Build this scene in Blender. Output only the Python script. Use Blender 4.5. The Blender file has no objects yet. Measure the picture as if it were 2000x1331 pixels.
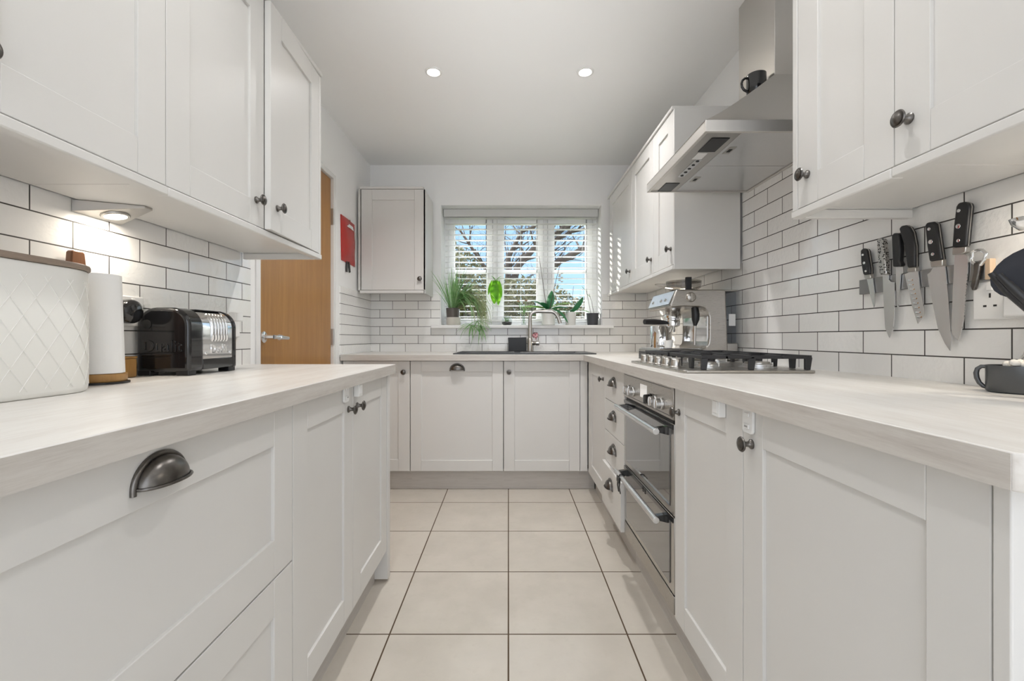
import bpy, bmesh, math, random
from mathutils import Vector, Matrix
RND = random.Random(11)
SC = bpy.context.scene
COL = SC.collection
PI = math.pi

# ------------------------------------------------------------------ mesh builder
class MB:
    def __init__(s): s.v = []; s.f = []
    def add(s, vs, fs):
        o = len(s.v); s.v += [tuple(p) for p in vs]; s.f += [tuple(i + o for i in f) for f in fs]; return s
    def box(s, x0, x1, y0, y1, z0, z1):
        return s.add([(x0,y0,z0),(x1,y0,z0),(x1,y1,z0),(x0,y1,z0),(x0,y0,z1),(x1,y0,z1),(x1,y1,z1),(x0,y1,z1)],
              [(0,3,2,1),(4,5,6,7),(0,1,5,4),(1,2,6,5),(2,3,7,6),(3,0,4,7)])
    def prism(s, poly, ax, a, b):
        # poly: list of 2d points; ax 'x': (y,z) pairs; 'y': (x,z); 'z': (x,y)
        def P(p, t): return {'x': (t,p[0],p[1]), 'y': (p[0],t,p[1]), 'z': (p[0],p[1],t)}[ax]
        n = len(poly)
        vs = [P(p,a) for p in poly] + [P(p,b) for p in poly]
        fs = [tuple(range(n-1,-1,-1)), tuple(range(n,2*n))] + [(i,(i+1)%n,n+(i+1)%n,n+i) for i in range(n)]
        return s.add(vs, fs)
    def lathe(s, prof, o=(0,0,0), ax='z', n=24, sx=1, sy=1):
        vs = []; fs = []
        m = len(prof)
        for (r,h) in prof:
            for k in range(n):
                a = 2*PI*k/n; c = r*math.cos(a)*sx; d = r*math.sin(a)*sy
                q = {'z': (c,d,h), 'y': (c,h,d), 'x': (h,c,d)}[ax]
                vs.append((q[0]+o[0], q[1]+o[1], q[2]+o[2]))
        for i in range(m-1):
            for k in range(n):
                k2 = (k+1)%n
                fs.append((i*n+k, i*n+k2, (i+1)*n+k2, (i+1)*n+k))
        if prof[0][0] > 1e-5: fs.append(tuple(range(n-1,-1,-1)))
        if prof[-1][0] > 1e-5: fs.append(tuple(range((m-1)*n, m*n)))
        return s.add(vs, fs)
    def cyl(s, r, a, b, o=(0,0,0), ax='z', n=24): return s.lathe([(r,a),(r,b)], o, ax, n)
    def tube(s, pts, r, n=8, caps=True):
        pts = [Vector(p) for p in pts]; m = len(pts)
        rs = r if isinstance(r, (list,tuple)) else [r]*m
        t0 = (pts[1]-pts[0]).normalized()
        up = Vector((0,0,1)) if abs(t0.z) < .9 else Vector((1,0,0))
        nrm = t0.cross(up).normalized(); vs = []; fs = []; prev = t0
        for i,p in enumerate(pts):
            t = (pts[min(i+1,m-1)]-pts[max(i-1,0)]).normalized()
            q = prev.rotation_difference(t); nrm = (q @ nrm).normalized(); prev = t
            bi = t.cross(nrm)
            for k in range(n):
                a = 2*PI*k/n
                vs.append(p + (nrm*math.cos(a)+bi*math.sin(a))*rs[i])
        for i in range(m-1):
            for k in range(n):
                k2 = (k+1)%n; fs.append((i*n+k, i*n+k2, (i+1)*n+k2, (i+1)*n+k))
        if caps: fs += [tuple(range(n-1,-1,-1)), tuple(range((m-1)*n, m*n))]
        return s.add(vs, fs)
    def grid(s, rows):
        o = len(s.v); m = len(rows); n = len(rows[0])
        s.v += [tuple(p) for r in rows for p in r]
        s.f += [(o+i*n+k, o+i*n+k+1, o+(i+1)*n+k+1, o+(i+1)*n+k) for i in range(m-1) for k in range(n-1)]
        return s
    def xform(s, M, start=0):
        s.v[start:] = [tuple(M @ Vector(p)) for p in s.v[start:]]; return s
    def mesh(s, name, smooth=46, weld=True):
        me = bpy.data.meshes.new(name); me.from_pydata(s.v, [], s.f)
        bm = bmesh.new(); bm.from_mesh(me)
        if weld: bmesh.ops.remove_doubles(bm, verts=bm.verts, dist=1e-6)
        bmesh.ops.recalc_face_normals(bm, faces=bm.faces)
        bm.to_mesh(me); bm.free()
        if smooth:
            me.polygons.foreach_set('use_smooth', [True]*len(me.polygons))
            me.set_sharp_from_angle(angle=math.radians(smooth))
        return me
    def build(s, name, mat, parent=None, loc=(0,0,0), rot=(0,0,0), bevel=0, smooth=46, seg=2, weld=True):
        me = s.mesh(name, smooth, weld); me.materials.append(mat)
        return link(me, name, parent, loc, rot, bevel, seg)

def link(me, name, parent=None, loc=(0,0,0), rot=(0,0,0), bevel=0, seg=2):
    o = bpy.data.objects.new(name, me); COL.objects.link(o)
    o.parent = parent; o.location = loc; o.rotation_euler = rot
    if bevel:
        b = o.modifiers.new('bevel', 'BEVEL'); b.width = bevel; b.segments = seg; b.limit_method = 'ANGLE'; b.angle_limit = math.radians(40)
    return o
def tag(o, label, cat, group=None):
    o['label'] = label; o['category'] = cat
    if group: o['group'] = group
    return o
def thing(name, label, cat, loc=(0,0,0), rz=0, group=None):
    o = bpy.data.objects.new(name, None); COL.objects.link(o)
    o.empty_display_size = .05
    o.location = loc; o.rotation_euler = (0,0,rz)
    return tag(o, label, cat, group)
def struct(o): o['kind'] = 'structure'; return o
def plate(axis, a, b, u0, u1, w0, w1, hole):
    """slab with a rectangular hole; axis = thickness axis; (u,w) in plane"""
    hu0,hu1,hw0,hw1 = hole
    us = [u0,hu0,hu1,u1]; ws = [w0,hw0,hw1,w1]
    m = MB()
    def P(t,u,w): return {'x': (t,u,w), 'y': (u,t,w), 'z': (u,w,t)}[axis]
    for t in (a,b):
        for i in range(3):
            for j in range(3):
                if i==1 and j==1 or ws[j+1]-ws[j] < 1e-6: continue
                m.add([P(t,us[i],ws[j]),P(t,us[i+1],ws[j]),P(t,us[i+1],ws[j+1]),P(t,us[i],ws[j+1])],[(0,1,2,3)])
    for (U0,W0,U1,W1) in ((u0,w0,u1,w0),(u1,w0,u1,w1),(u1,w1,u0,w1),(u0,w1,u0,w0),(hu0,hw0,hu1,hw0),(hu1,hw0,hu1,hw1),(hu1,hw1,hu0,hw1),(hu0,hw1,hu0,hw0)):
        m.add([P(a,U0,W0),P(a,U1,W1),P(b,U1,W1),P(b,U0,W0)],[(0,1,2,3)])
    return m
def arc(cx, cy, r, a0, a1, n=8, ry=None):
    ry = ry or r
    return [(cx+r*math.cos(math.radians(a0+(a1-a0)*i/n)), cy+ry*math.sin(math.radians(a0+(a1-a0)*i/n))) for i in range(n+1)]

# ------------------------------------------------------------------ materials
class NT:
    def __init__(s, name):
        s.m = bpy.data.materials.new(name); s.m.use_nodes = True
        s.t = s.m.node_tree; s.n = s.t.nodes; s.p = s.n['Principled BSDF']; s.out = s.n['Material Output']
    def node(s, t, **k):
        n = s.n.new(t)
        for a,b in k.items():
            if a in n.inputs: n.inputs[a].default_value = b
            else: setattr(n, a, b)
        return n
    def l(s, a, b): s.t.links.new(a, b)
    def ramp(s, fac, stops):
        r = s.n.new('ShaderNodeValToRGB'); e = r.color_ramp.elements
        while len(e) < len(stops): e.new(.5)
        for i,(p,c) in enumerate(stops): e[i].position = p; e[i].color = (*c, 1) if len(c)==3 else c
        s.l(fac, r.inputs[0]); return r.outputs[0]
    def coords(s, scale=(1,1,1), kind='Object', loc=(0,0,0), rot=(0,0,0)):
        tc = s.n.new('ShaderNodeTexCoord'); mp = s.n.new('ShaderNodeMapping')
        s.l(tc.outputs[kind], mp.inputs[0]); mp.inputs['Scale'].default_value = scale; mp.inputs['Location'].default_value = loc
        mp.inputs['Rotation'].default_value = rot
        return mp.outputs[0]
    def noise(s, vec, scale, detail=3, rough=.5):
        n = s.node('ShaderNodeTexNoise'); s.l(vec, n.inputs['Vector'])
        n.inputs['Scale'].default_value = scale; n.inputs['Detail'].default_value = detail; n.inputs['Roughness'].default_value = rough
        return n.outputs['Fac']
    def bump(s, h, strength=.2, dist=.002, normal=None):
        b = s.node('ShaderNodeBump'); b.inputs['Strength'].default_value = strength; b.inputs['Distance'].default_value = dist
        s.l(h, b.inputs['Height'])
        if normal: s.l(normal, b.inputs['Normal'])
        s.l(b.outputs[0], s.p.inputs['Normal']); return b.outputs[0]
    def math(s, op, a, b=None, c=None):
        n = s.n.new('ShaderNodeMath'); n.operation = op
        for i,x in enumerate((a,b,c)):
            if x is None: continue
            if isinstance(x,(int,float)): n.inputs[i].default_value = x
            else: s.l(x, n.inputs[i])
        return n.outputs[0]
    def mix(s, fac, a, b, mode='MIX'):
        n = s.n.new('ShaderNodeMix'); n.data_type = 'RGBA'; n.blend_type = mode
        for i,x in ((0,fac),(6,a),(7,b)):
            if isinstance(x,(int,float)): n.inputs[i].default_value = x
            elif isinstance(x,tuple): n.inputs[i].default_value = (*x,1) if len(x)==3 else x
            else: s.l(x, n.inputs[i])
        return n.outputs[2]
def srgb(r,g,b):
    f = lambda c: (c/255/12.92) if c/255 <= .04045 else ((c/255+.055)/1.055)**2.4
    return (f(r),f(g),f(b))
def simple(name, col, rough=.5, metal=0, spec=.5, noise=0, nscale=20, coat=0, bump=0, bscale=80):
    t = NT(name); p = t.p
    p.inputs['Base Color'].default_value = (*col,1); p.inputs['Roughness'].default_value = rough
    p.inputs['Metallic'].default_value = metal; p.inputs['Specular IOR Level'].default_value = spec
    p.inputs['Coat Weight'].default_value = coat
    co = t.coords()
    if noise:
        f = t.noise(co, nscale)
        t.l(t.ramp(f, [(.3, tuple(c*(1-noise) for c in col)), (.7, tuple(min(1,c*(1+noise)) for c in col))]), p.inputs['Base Color'])
    if bump: t.bump(t.noise(co, bscale, 4), bump, .001)
    return t.m
M = {}
M['cab'] = simple('cream_paint', (.68,.668,.645), .38, noise=.015, nscale=3, bump=.03, bscale=300)
M['wall'] = simple('wall_paint', (.88,.88,.875), .7, noise=.01, nscale=2, bump=.05, bscale=200)
M['ceil'] = simple('ceiling_paint', (.90,.90,.895), .8, bump=.03, bscale=150)
M['gloss_white'] = simple('white_gloss_paint', (.82,.815,.80), .25)
M['pvc'] = simple('white_window_plastic', (.92,.92,.915), .25)

M['plastic'] = simple('white_plastic', (.82,.82,.81), .3)
M['hole'] = simple('dark_hole', (.01,.01,.01), .6)
M['pewter'] = simple('antique_pewter', (.16,.15,.14), .3, 1, noise=.25, nscale=60)
M['steel'] = simple('steel', (.52,.50,.47), .28, 1)
M['chrome'] = simple('chrome', (.82,.82,.82), .07, 1)
M['blackgloss'] = simple('black_gloss', (.010,.010,.011), .1, coat=.4)
M['black'] = simple('black_plastic', (.015,.015,.016), .4)
M['iron'] = simple('cast_iron', (.022,.022,.024), .42, bump=.1, bscale=400)
M['sinkblack'] = simple('black_composite', (.03,.031,.034), .35, bump=.1, bscale=500)
M['navy'] = simple('navy_nylon', (.014,.016,.024), .45)
M['oakwood'] = None
M['red'] = simple('red_vinyl', (.42,.015,.010), .22, bump=.25, bscale=30)
M['whitepot'] = simple('white_ceramic', (.80,.79,.76), .25)
M['creampot'] = simple('cream_ceramic', (.66,.63,.57), .35)
M['taupepot'] = simple('taupe_plastic_pot', (.11,.095,.085), .5)
M['greypot'] = simple('dark_grey_pot', (.055,.057,.065), .45)
M['soil'] = simple('soil', (.035,.025,.018), .9, noise=.5, nscale=80)
M['paper'] = simple('paper_towel', (.86,.86,.85), .9, bump=.3, bscale=120)
M['tinwhite'] = simple('bread_bin_enamel', (.76,.75,.71), .4)
M['pink'] = simple('pink_net', (.80,.44,.47), .7)
M['coffee'] = simple('coffee', (.16,.075,.03), .3)
M['cream'] = simple('cream_foam', (.85,.82,.76), .6)
M['darkmug'] = simple('dark_metal_mug', (.11,.115,.12), .33, .7)
M['bark'] = simple('bark', (.075,.06,.05), .9, noise=.3, nscale=8)
M['ground'] = simple('lawn', (.10,.13,.05), .95, noise=.3, nscale=4)
M['cable'] = simple('grey_cable', (.35,.34,.33), .5)
M['granule'] = simple('dark_pebbles', (.03,.028,.027), .6, noise=.5, nscale=120)
M['petal'] = simple('pale_petal', (.62,.45,.34), .7)
M['flowerwhite'] = simple('white_petal', (.80,.78,.70), .6)
M['twig'] = simple('dry_stem', (.09,.06,.05), .7)
M['lavplaster'] = M['wall']

def brushed(name, col, rough, sc):
    t = NT(name); p = t.p; p.inputs['Metallic'].default_value = 1
    p.inputs['Base Color'].default_value = (*col,1)
    f = t.noise(t.coords(sc), 40, 2)
    t.l(t.ramp(f, [(.2,(rough*.8,)*3),(.8,(rough*1.25,)*3)]), p.inputs['Roughness'])
    t.bump(f, .006, .0003)
    return t.m
M['brushx'] = brushed('brushed_steel_panel', (.44,.415,.38), .30, (1,1,30))
M['rim'] = simple('pale_satin_rim', (.72,.70,.67), .55, 1)
M['brushh'] = simple('satin_hood_steel', (.62,.60,.57), .34, 1)
M['blade'] = brushed('blade_steel', (.74,.74,.74), .22, (1,1,.04))
M['strip'] = brushed('strip_steel', (.34,.34,.34), .38, (1,.04,1))
M['alubar'] = brushed('satin_aluminium', (.72,.72,.72), .3, (30,30,1))

def wood(name, c1, c2, sc, rough, nsc=6, contrast=(.3,.7)):
    t = NT(name); co = t.coords(sc)
    f = t.noise(co, nsc, 6, .6); g = t.noise(co, nsc*6, 3, .6)
    h = t.math('ADD', t.math('MULTIPLY', f, .7), t.math('MULTIPLY', g, .3))
    t.l(t.ramp(h, [(contrast[0], c1), (contrast[1], c2)]), t.p.inputs['Base Color'])
    t.p.inputs['Roughness'].default_value = rough
    t.bump(g, .06, .001)
    return t.m
def worktop_mat(name, sc, cols=[(.28,(.56,.52,.475)), (.42,(.67,.64,.60)), (.56,(.73,.71,.675)), (.75,(.76,.74,.71))]):
    t = NT(name); co = t.coords(sc)
    f = t.noise(co, 3.2, 6, .62); g = t.noise(co, 26, 4, .6)
    h = t.math('ADD', t.math('MULTIPLY', f, .68), t.math('MULTIPLY', g, .32))
    t.l(t.ramp(h, cols), t.p.inputs['Base Color'])
    t.p.inputs['Roughness'].default_value = .33
    t.bump(g, .05, .0006)
    return t.m
M['wtY'] = worktop_mat('pale_wood_laminate_along', (7,.75,7))
M['wtX'] = worktop_mat('pale_wood_laminate_across', (.75,7,7))
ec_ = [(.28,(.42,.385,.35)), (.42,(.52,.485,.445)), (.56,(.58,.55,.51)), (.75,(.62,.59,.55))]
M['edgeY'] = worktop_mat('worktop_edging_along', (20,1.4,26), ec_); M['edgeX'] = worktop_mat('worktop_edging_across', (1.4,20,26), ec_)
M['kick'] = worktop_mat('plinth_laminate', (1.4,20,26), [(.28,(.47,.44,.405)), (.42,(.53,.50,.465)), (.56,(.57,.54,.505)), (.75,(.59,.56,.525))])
M['door_oak'] = wood('oak_veneer', (.29,.125,.028), (.42,.215,.058), (14,14,.8), .32, 2.2, (.28,.72))
M['oak'] = wood('oak_light', (.33,.19,.085), (.48,.30,.14), (2,2,12), .5, 4)
M['walnut'] = wood('brown_wood', (.11,.043,.015), (.18,.075,.030), (10,10,1.2), .45, 4)
M['lidwood'] = wood('greyed_wood', (.20,.15,.115), (.30,.235,.185), (10,2,10), .5, 4)
M['goldwood'] = wood('golden_wood', (.33,.17,.05), (.46,.26,.09), (8,8,1.5), .4, 4)
M['palewood'] = wood('pale_wood', (.55,.40,.27), (.66,.50,.35), (8,8,1), .5, 4)

def tile_mat(name, uaxis, phase, bw=.2005):
    """handmade gloss metro tiles 200 x 67, dark grout, half bond, in world metres"""
    t = NT(name); geo = t.node('ShaderNodeNewGeometry'); sep = t.node('ShaderNodeSeparateXYZ'); t.l(geo.outputs['Position'], sep.inputs[0])
    u = t.math('SUBTRACT', sep.outputs[uaxis], phase-bw*40); v = t.math('ADD', sep.outputs[2], -.953+.067*20)
    cmb = t.node('ShaderNodeCombineXYZ'); t.l(u, cmb.inputs[0]); t.l(v, cmb.inputs[1])
    br = t.node('ShaderNodeTexBrick', offset=.5, offset_frequency=2, squash=1.0)
    t.l(cmb.outputs[0], br.inputs['Vector'])
    for k,x in (('Scale',1),('Mortar Size',.0017),('Mortar Smooth',.15),('Bias',0),('Brick Width',bw),('Row Height',.067)): br.inputs[k].default_value = x
    br.inputs['Color1'].default_value = (0,0,0,1); br.inputs['Color2'].default_value = (1,1,1,1); br.inputs['Mortar'].default_value = (.5,.5,.5,1)
    fac = br.outputs['Fac']
    tilec = t.ramp(br.outputs['Color'], [(0,(.80,.79,.77)),(1,(.87,.865,.845))])
    n2 = t.noise(geo.outputs['Position'], 14, 3)
    tilec = t.mix(t.math('MULTIPLY', n2, .12), tilec, (.72,.70,.67))
    t.l(t.mix(fac, tilec, (.040,.034,.030)), t.p.inputs['Base Color'])
    t.l(t.ramp(fac, [(0,(.085,)*3),(1,(.8,)*3)]), t.p.inputs['Roughness'])
    t.p.inputs['Specular IOR Level'].default_value = .85
    # uneven handmade surface, different on each tile
    off = t.node('ShaderNodeCombineXYZ'); sx = t.node('ShaderNodeSeparateColor'); t.l(br.outputs['Color'], sx.inputs[0])
    t.l(t.math('MULTIPLY', sx.outputs[0], 37.0), off.inputs[0]); t.l(t.math('MULTIPLY', sx.outputs[0], 11.0), off.inputs[2])
    add = t.node('ShaderNodeVectorMath', operation='ADD'); t.l(geo.outputs['Position'], add.inputs[0]); t.l(off.outputs[0], add.inputs[1])
    w1 = t.noise(add.outputs[0], 22, 2, .5); w2 = t.noise(add.outputs[0], 75, 2, .5)
    amp = t.math('MULTIPLY', t.math('POWER', sx.outputs[0], 2.0), 1.0)
    h = t.math('ADD', t.math('MULTIPLY', w1, .55), t.math('MULTIPLY', t.math('MULTIPLY', w2, amp), 1.1))
    b1 = t.bump(h, .55, .0035)
    t.bump(t.math('SUBTRACT', 1.0, fac), .5, .0025, b1)
    return t.m
M['tileL'] = tile_mat('gloss_tile_along_left', 1, 1.106-.10025)
M['tileR'] = tile_mat('gloss_tile_along_right', 1, 1.3574-.10025)
M['tileS'] = tile_mat('gloss_tile_short_wall', 1, 3.60, 1.6)
M['tileB'] = tile_mat('gloss_tile_back', 0, -.9088-.10025)

def floor_mat():
    t = NT('beige_floor_tile'); geo = t.node('ShaderNodeNewGeometry'); sep = t.node('ShaderNodeSeparateXYZ'); t.l(geo.outputs['Position'], sep.inputs[0])
    P = .4003
    def line(sock, ph):
        a = t.math('ADD', sock, P*20-ph); mm = t.math('MODULO', a, P)
        d = t.math('MINIMUM', mm, t.math('SUBTRACT', P, mm)); return d, t.math('FLOOR', t.math('DIVIDE', a, P))
    dx, ix = line(sep.outputs[0], 0.0); dy, iy = line(sep.outputs[1], 1.503)
    d = t.math('MINIMUM', dx, dy)
    g = t.ramp(t.math('MULTIPLY', d, 100), [(.21,(1,1,1)),(.29,(0,0,0))])
    wn = t.node('ShaderNodeTexWhiteNoise', noise_dimensions='2D'); cb = t.node('ShaderNodeCombineXYZ'); t.l(ix, cb.inputs[0]); t.l(iy, cb.inputs[1]); t.l(cb.outputs[0], wn.inputs['Vector'])
    base = t.mix(wn.outputs['Value'], (.50,.46,.40), (.54,.495,.435))
    cl = t.noise(geo.outputs['Position'], 5, 6, .6); cl2 = t.noise(geo.outputs['Position'], 28, 5, .6)
    base = t.mix(t.ramp(cl, [(.35,(0,0,0)),(.75,(1,1,1))]), base, (.575,.53,.465))
    base = t.mix(t.ramp(cl2, [(.55,(0,0,0)),(.85,(.35,.35,.35))]), base, (.44,.395,.33))
    t.l(t.mix(g, base, (.075,.045,.022)), t.p.inputs['Base Color'])
    t.l(t.ramp(g, [(0,(.26,)*3),(1,(.8,)*3)]), t.p.inputs['Roughness'])
    b1 = t.bump(cl2, .08, .001)
    t.bump(t.math('SUBTRACT', 1.0, g), .5, .002, b1)
    return t.m
M['floor'] = floor_mat()

def glassy(name, tint=(1,1,1), strength=1.0):
    t = NT(name); t.n.remove(t.p)
    tr = t.node('ShaderNodeBsdfTransparent'); tr.inputs[0].default_value = (*tint,1)
    gl = t.node('ShaderNodeBsdfGlossy'); gl.inputs['Roughness'].default_value = .02
    fr = t.node('ShaderNodeFresnel'); fr.inputs[0].default_value = 1.45
    mx = t.node('ShaderNodeMixShader')
    gm = t.node('ShaderNodeNewGeometry'); t.l(t.math('MULTIPLY', t.math('MULTIPLY', fr.outputs[0], strength), t.math('SUBTRACT', 1.0, gm.outputs['Backfacing'])), mx.inputs[0]); t.l(tr.outputs[0], mx.inputs[1]); t.l(gl.outputs[0], mx.inputs[2]); t.l(mx.outputs[0], t.out.inputs[0])
    return t.m
M['pane'] = glassy('window_glass', (.97,.98,.98), .8)
M['jar'] = glassy('clear_glass', (.86,.89,.89), 2.2)
M['tank'] = glassy('clear_tank_plastic', (.88,.90,.93), .6)
M['smoke'] = glassy('smoked_plastic', (.68,.67,.66), 1)
M['ovenglass'] = simple('oven_black_glass', (.035,.032,.029), .03, spec=.9, coat=1)

def leaf(name, c1, c2, sc=30, trans=.35):
    t = NT(name); f = t.noise(t.coords((1,1,1)), sc, 2)
    c = t.ramp(f, [(.3,c1),(.7,c2)]); t.l(c, t.p.inputs['Base Color']); t.p.inputs['Roughness'].default_value = .42
    tl = t.node('ShaderNodeBsdfTranslucent'); t.l(c, tl.inputs[0]); mx = t.node('ShaderNodeMixShader'); mx.inputs[0].default_value = trans
    t.l(t.p.outputs[0], mx.inputs[1]); t.l(tl.outputs[0], mx.inputs[2]); t.l(mx.outputs[0], t.out.inputs[0])
    return t.m
M['blind'] = leaf('white_slat', (.90,.90,.89), (.91,.91,.90), 5, .45)
M['spider'] = leaf('spider_leaf', (.14,.38,.10), (.45,.62,.34), 25, .45)
M['variegated'] = leaf('pale_striped_leaf', (.34,.42,.17), (.74,.74,.54), 60, .5)
M['bright'] = leaf('bright_green_leaf', (.16,.46,.03), (.35,.70,.06), 18, .6)
M['orchid'] = leaf('dark_orchid_leaf', (.025,.15,.055), (.06,.27,.11), 12, .25)
M['lime'] = leaf('strap_leaf', (.20,.45,.07), (.36,.58,.14), 15, .45)
M['tree1'] = leaf('tree_leaf_olive', (.055,.060,.022), (.16,.15,.07), 3, .2)
M['tree2'] = leaf('tree_leaf_grey', (.11,.10,.06), (.27,.25,.17), 3, .2)

def emit(name, col, st):
    t = NT(name); t.p.inputs['Emission Color'].default_value = (*col,1); t.p.inputs['Emission Strength'].default_value = st
    t.p.inputs['Base Color'].default_value = (.9,.9,.9,1)
    return t.m
M['lamp'] = emit('lit_lamp_lens', (1,.93,.82), 14)
M['lamp2'] = emit('lit_cabinet_lamp_lens', (1,.95,.86), 10)
M['display'] = emit('pale_oven_display', (.9,.88,.84), .25)

# ------------------------------------------------------------------ room
XL, XR, YB, ZC = -1.08, 1.08, 3.50, 2.358
YR = -1.3     # rear wall left out here so that open sky lights the kitchen
WL, WR, WBY = XL-.008, XR+.008, YB+.008
WX0, WX1, WZ0, WZ1 = -.53, .731, 1.098, 2.043          # window opening
struct(MB().box(-3.2,3.2,-4.0,YB+.2,-.1,0).build('floor', M['floor']))  # extended unseen behind the camera to bounce sky light onto the ceiling
# shell
struct(MB().box(WL-.25,WR+.25,YR,WBY+.25,ZC,ZC+.15).build('ceiling', M['ceil']))
DY0, DY1, DZ = 1.95, 2.763, 1.983                        # door leaf opening in left wall
wl = struct(plate('x', WL, WL-.2, YR, WBY+.25, 0, ZC, (DY0-.035, DY1+.035, 0, DZ+.03)).build('wall_left', M['wall']))
wr = struct(MB().box(WR,WR+.2,YR,WBY+.25,0,ZC).build('wall_right', M['wall']))
wb = struct(plate('y', WBY, WBY+.25, WL-.2, WR+.2, 0, ZC, (WX0,WX1,WZ0-.01,WZ1)).build('wall_back', M['wall']))
# tiled splashbacks (fixed to the walls)
def part_of(o, parent): o.parent = parent; return o
def rect(m, ax, t, u0, u1, w0, w1, th=.008):
    a, b = (t, t+th)
    if ax == 'x': m.box(min(a,b),max(a,b),u0,u1,w0,w1)
    else: m.box(u0,u1,min(a,b),max(a,b),w0,w1)
m = MB(); rect(m,'x',WL,.15,1.868,.88,1.345)
m.build('tiled_splashback', M['tileL'], wl)
m = MB(); rect(m,'x',WL,2.87,YB+.008,.88,1.335); m.build('tiled_splashback', M['tileS'], wl)
m = MB(); rect(m,'x',XR,.1,1.22,.88,1.345); rect(m,'x',XR,1.22,2.058,.88,1.70); rect(m,'x',XR,2.058,YB+.008,.88,1.345)
m.build('tiled_splashback', M['tileR'], wr)
m = MB(); rect(m,'y',YB,WL,WX0-.006,.88,1.343); rect(m,'y',YB,WX1+.006,WR,.88,1.343); rect(m,'y',YB,WX0-.006,WX1+.006,.88,WZ0-.026)
m.build('tiled_splashback', M['tileB'], wb)

# window
win = bpy.data.objects.new('window_1', None); COL.objects.link(win); struct(win); win.location = (.1,3.70,WZ0)
def wbox(m, x0,x1,y0,y1,z0,z1): m.box(x0-.1,x1-.1,y0-3.70,y1-3.70,z0-WZ0,z1-WZ0)
panes = [(-.446,-.183),(-.038,.234),(.378,.641)]
PZ0, PZ1, TB0, TB1 = 1.157, 1.939, 1.533, 1.562
m = MB(); wbox(m,WX0-.0,WX1+.0,3.685,3.755,WZ0,WZ0+.03); wbox(m,WX0,WX1,3.685,3.755,WZ1-.05,WZ1)
wbox(m,WX0,WX0+.035,3.685,3.755,WZ0+.03,WZ1-.05); wbox(m,WX1-.035,WX1,3.685,3.755,WZ0+.03,WZ1-.05)
wbox(m,-.128,-.093,3.685,3.755,WZ0+.03,WZ1-.05); wbox(m,.288,.324,3.685,3.755,WZ0+.03,WZ1-.05)
m.build('window_frame', M['pvc'], win, bevel=.003)
cells = [(WX0+.036,-.129),(-.092,.287),(.325,WX1-.036)]
for (a,b),(c0,c1) in zip(panes, cells):
    m = MB(); wbox(m,c0,a,3.675,3.735,WZ0+.031,WZ1-.051); wbox(m,b,c1,3.675,3.735,WZ0+.031,WZ1-.051)
    wbox(m,a,b,3.675,3.735,WZ0+.031,PZ0); wbox(m,a,b,3.675,3.735,PZ1,WZ1-.051); wbox(m,a,b,3.685,3.725,TB0,TB1)
    s = m.build('casement', M['pvc'], win, bevel=.003)
    g = MB(); wbox(g,a-.004,b+.004,3.704,3.708,PZ0-.004,PZ1+.004); g.build('pane', M['pane'], s)
    h = MB(); hx = c1-.045 if a < .1 else c0+.03
    wbox(h,hx,hx+.016,3.655,3.676,1.49,1.55); wbox(h,hx,hx+.011,3.648,3.66,1.44,1.53); h.build('casement_handle', M['pvc'], s, bevel=.002)
m = MB(); wbox(m,-.60,.815,3.44,3.70,WZ0-.026,WZ0)
m.build('window_sill', M['gloss_white'], win, bevel=.006, seg=3)

# blind
bl = thing('venetian_blind', 'white wooden venetian blind with open slats covering the window above the sink', 'blind', (.1,3.63,WZ0+.06))
m = MB().box(-.622,.625,-.03,-.018,.82,.882); m.build('valance', M['blind'], bl, bevel=.003)
m = MB().box(-.612,.615,-.012,.025,.835,.880); m.build('headrail', M['blind'], bl)
m = MB()
nS = 19
for i in range(nS):
    z = .012 + .0445*i
    m.add([(-.615,-.0245,z),(.618,-.0245,z),(.618,0,z+.0035),(-.615,0,z+.0035),(.618,.0245,z),(-.615,.0245,z),
           (-.615,-.0245,z-.0028),(.618,-.0245,z-.0028),(.618,0,z+.0007),(-.615,0,z+.0007),(.618,.0245,z-.0028),(-.615,.0245,z-.0028)],
          [(0,1,2,3),(3,2,4,5),(7,6,9,8),(8,9,11,10),(0,6,7,1),(5,4,10,11),(0,3,9,6),(3,5,11,9),(1,7,8,2),(2,8,10,4)])
m.build('slats', M['blind'], bl, smooth=0)
MB().box(-.615,.618,-.025,.025,-.026,-.010).build('bottom_rail', M['blind'], bl, bevel=.002)
for x in (-.5,.0,.505):
    m = MB()
    for dy in (-.026,.026): m.tube([(x,dy,-.012),(x,dy,.84)], .0009, 5)
    m.build('ladder_cord', M['blind'], bl)

# door
dr = bpy.data.objects.new('door_1', None); COL.objects.link(dr); struct(dr); dr.location = (WL,DY0,0)
L = DY1-DY0
MB().box(-.055,-.012,.002,L-.002,.005,DZ).build('door_leaf', M['door_oak'], dr, bevel=.002)
m = MB()
for (y0,y1) in ((-.035,0),(L,L+.035)): m.box(-.2,.006,y0,y1,0,DZ+.03)
m.box(-.2,.006,0,L,DZ+.002,DZ+.03); m.build('door_frame', M['gloss_white'], dr, bevel=.003)
for z in (1.70,.955,.20):
    m = MB().box(-.014,.002,L-.004,L+.012,z,z+.10); m.cyl(.006,z,z+.1,(.002,L+.002,0),'z',10); m.build('hinge', M['steel'], dr)
m = MB(); m.lathe([(.026,-.012),(.026,-.004),(.023,-.002),(.012,.0),(.010,.004),(.010,.04)],(0,.045,1.003),'x',24)
m.tube([(.038,.045,1.003),(.042,.06,1.003),(.042,.10,1.001),(.042,.165,.998)],[.010,.010,.011,.009],14)
m.lathe([(.013,.085),(.013,.098)],(.042,0,1.002),'y',14)
m.build('door_handle', M['chrome'], dr)

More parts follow.
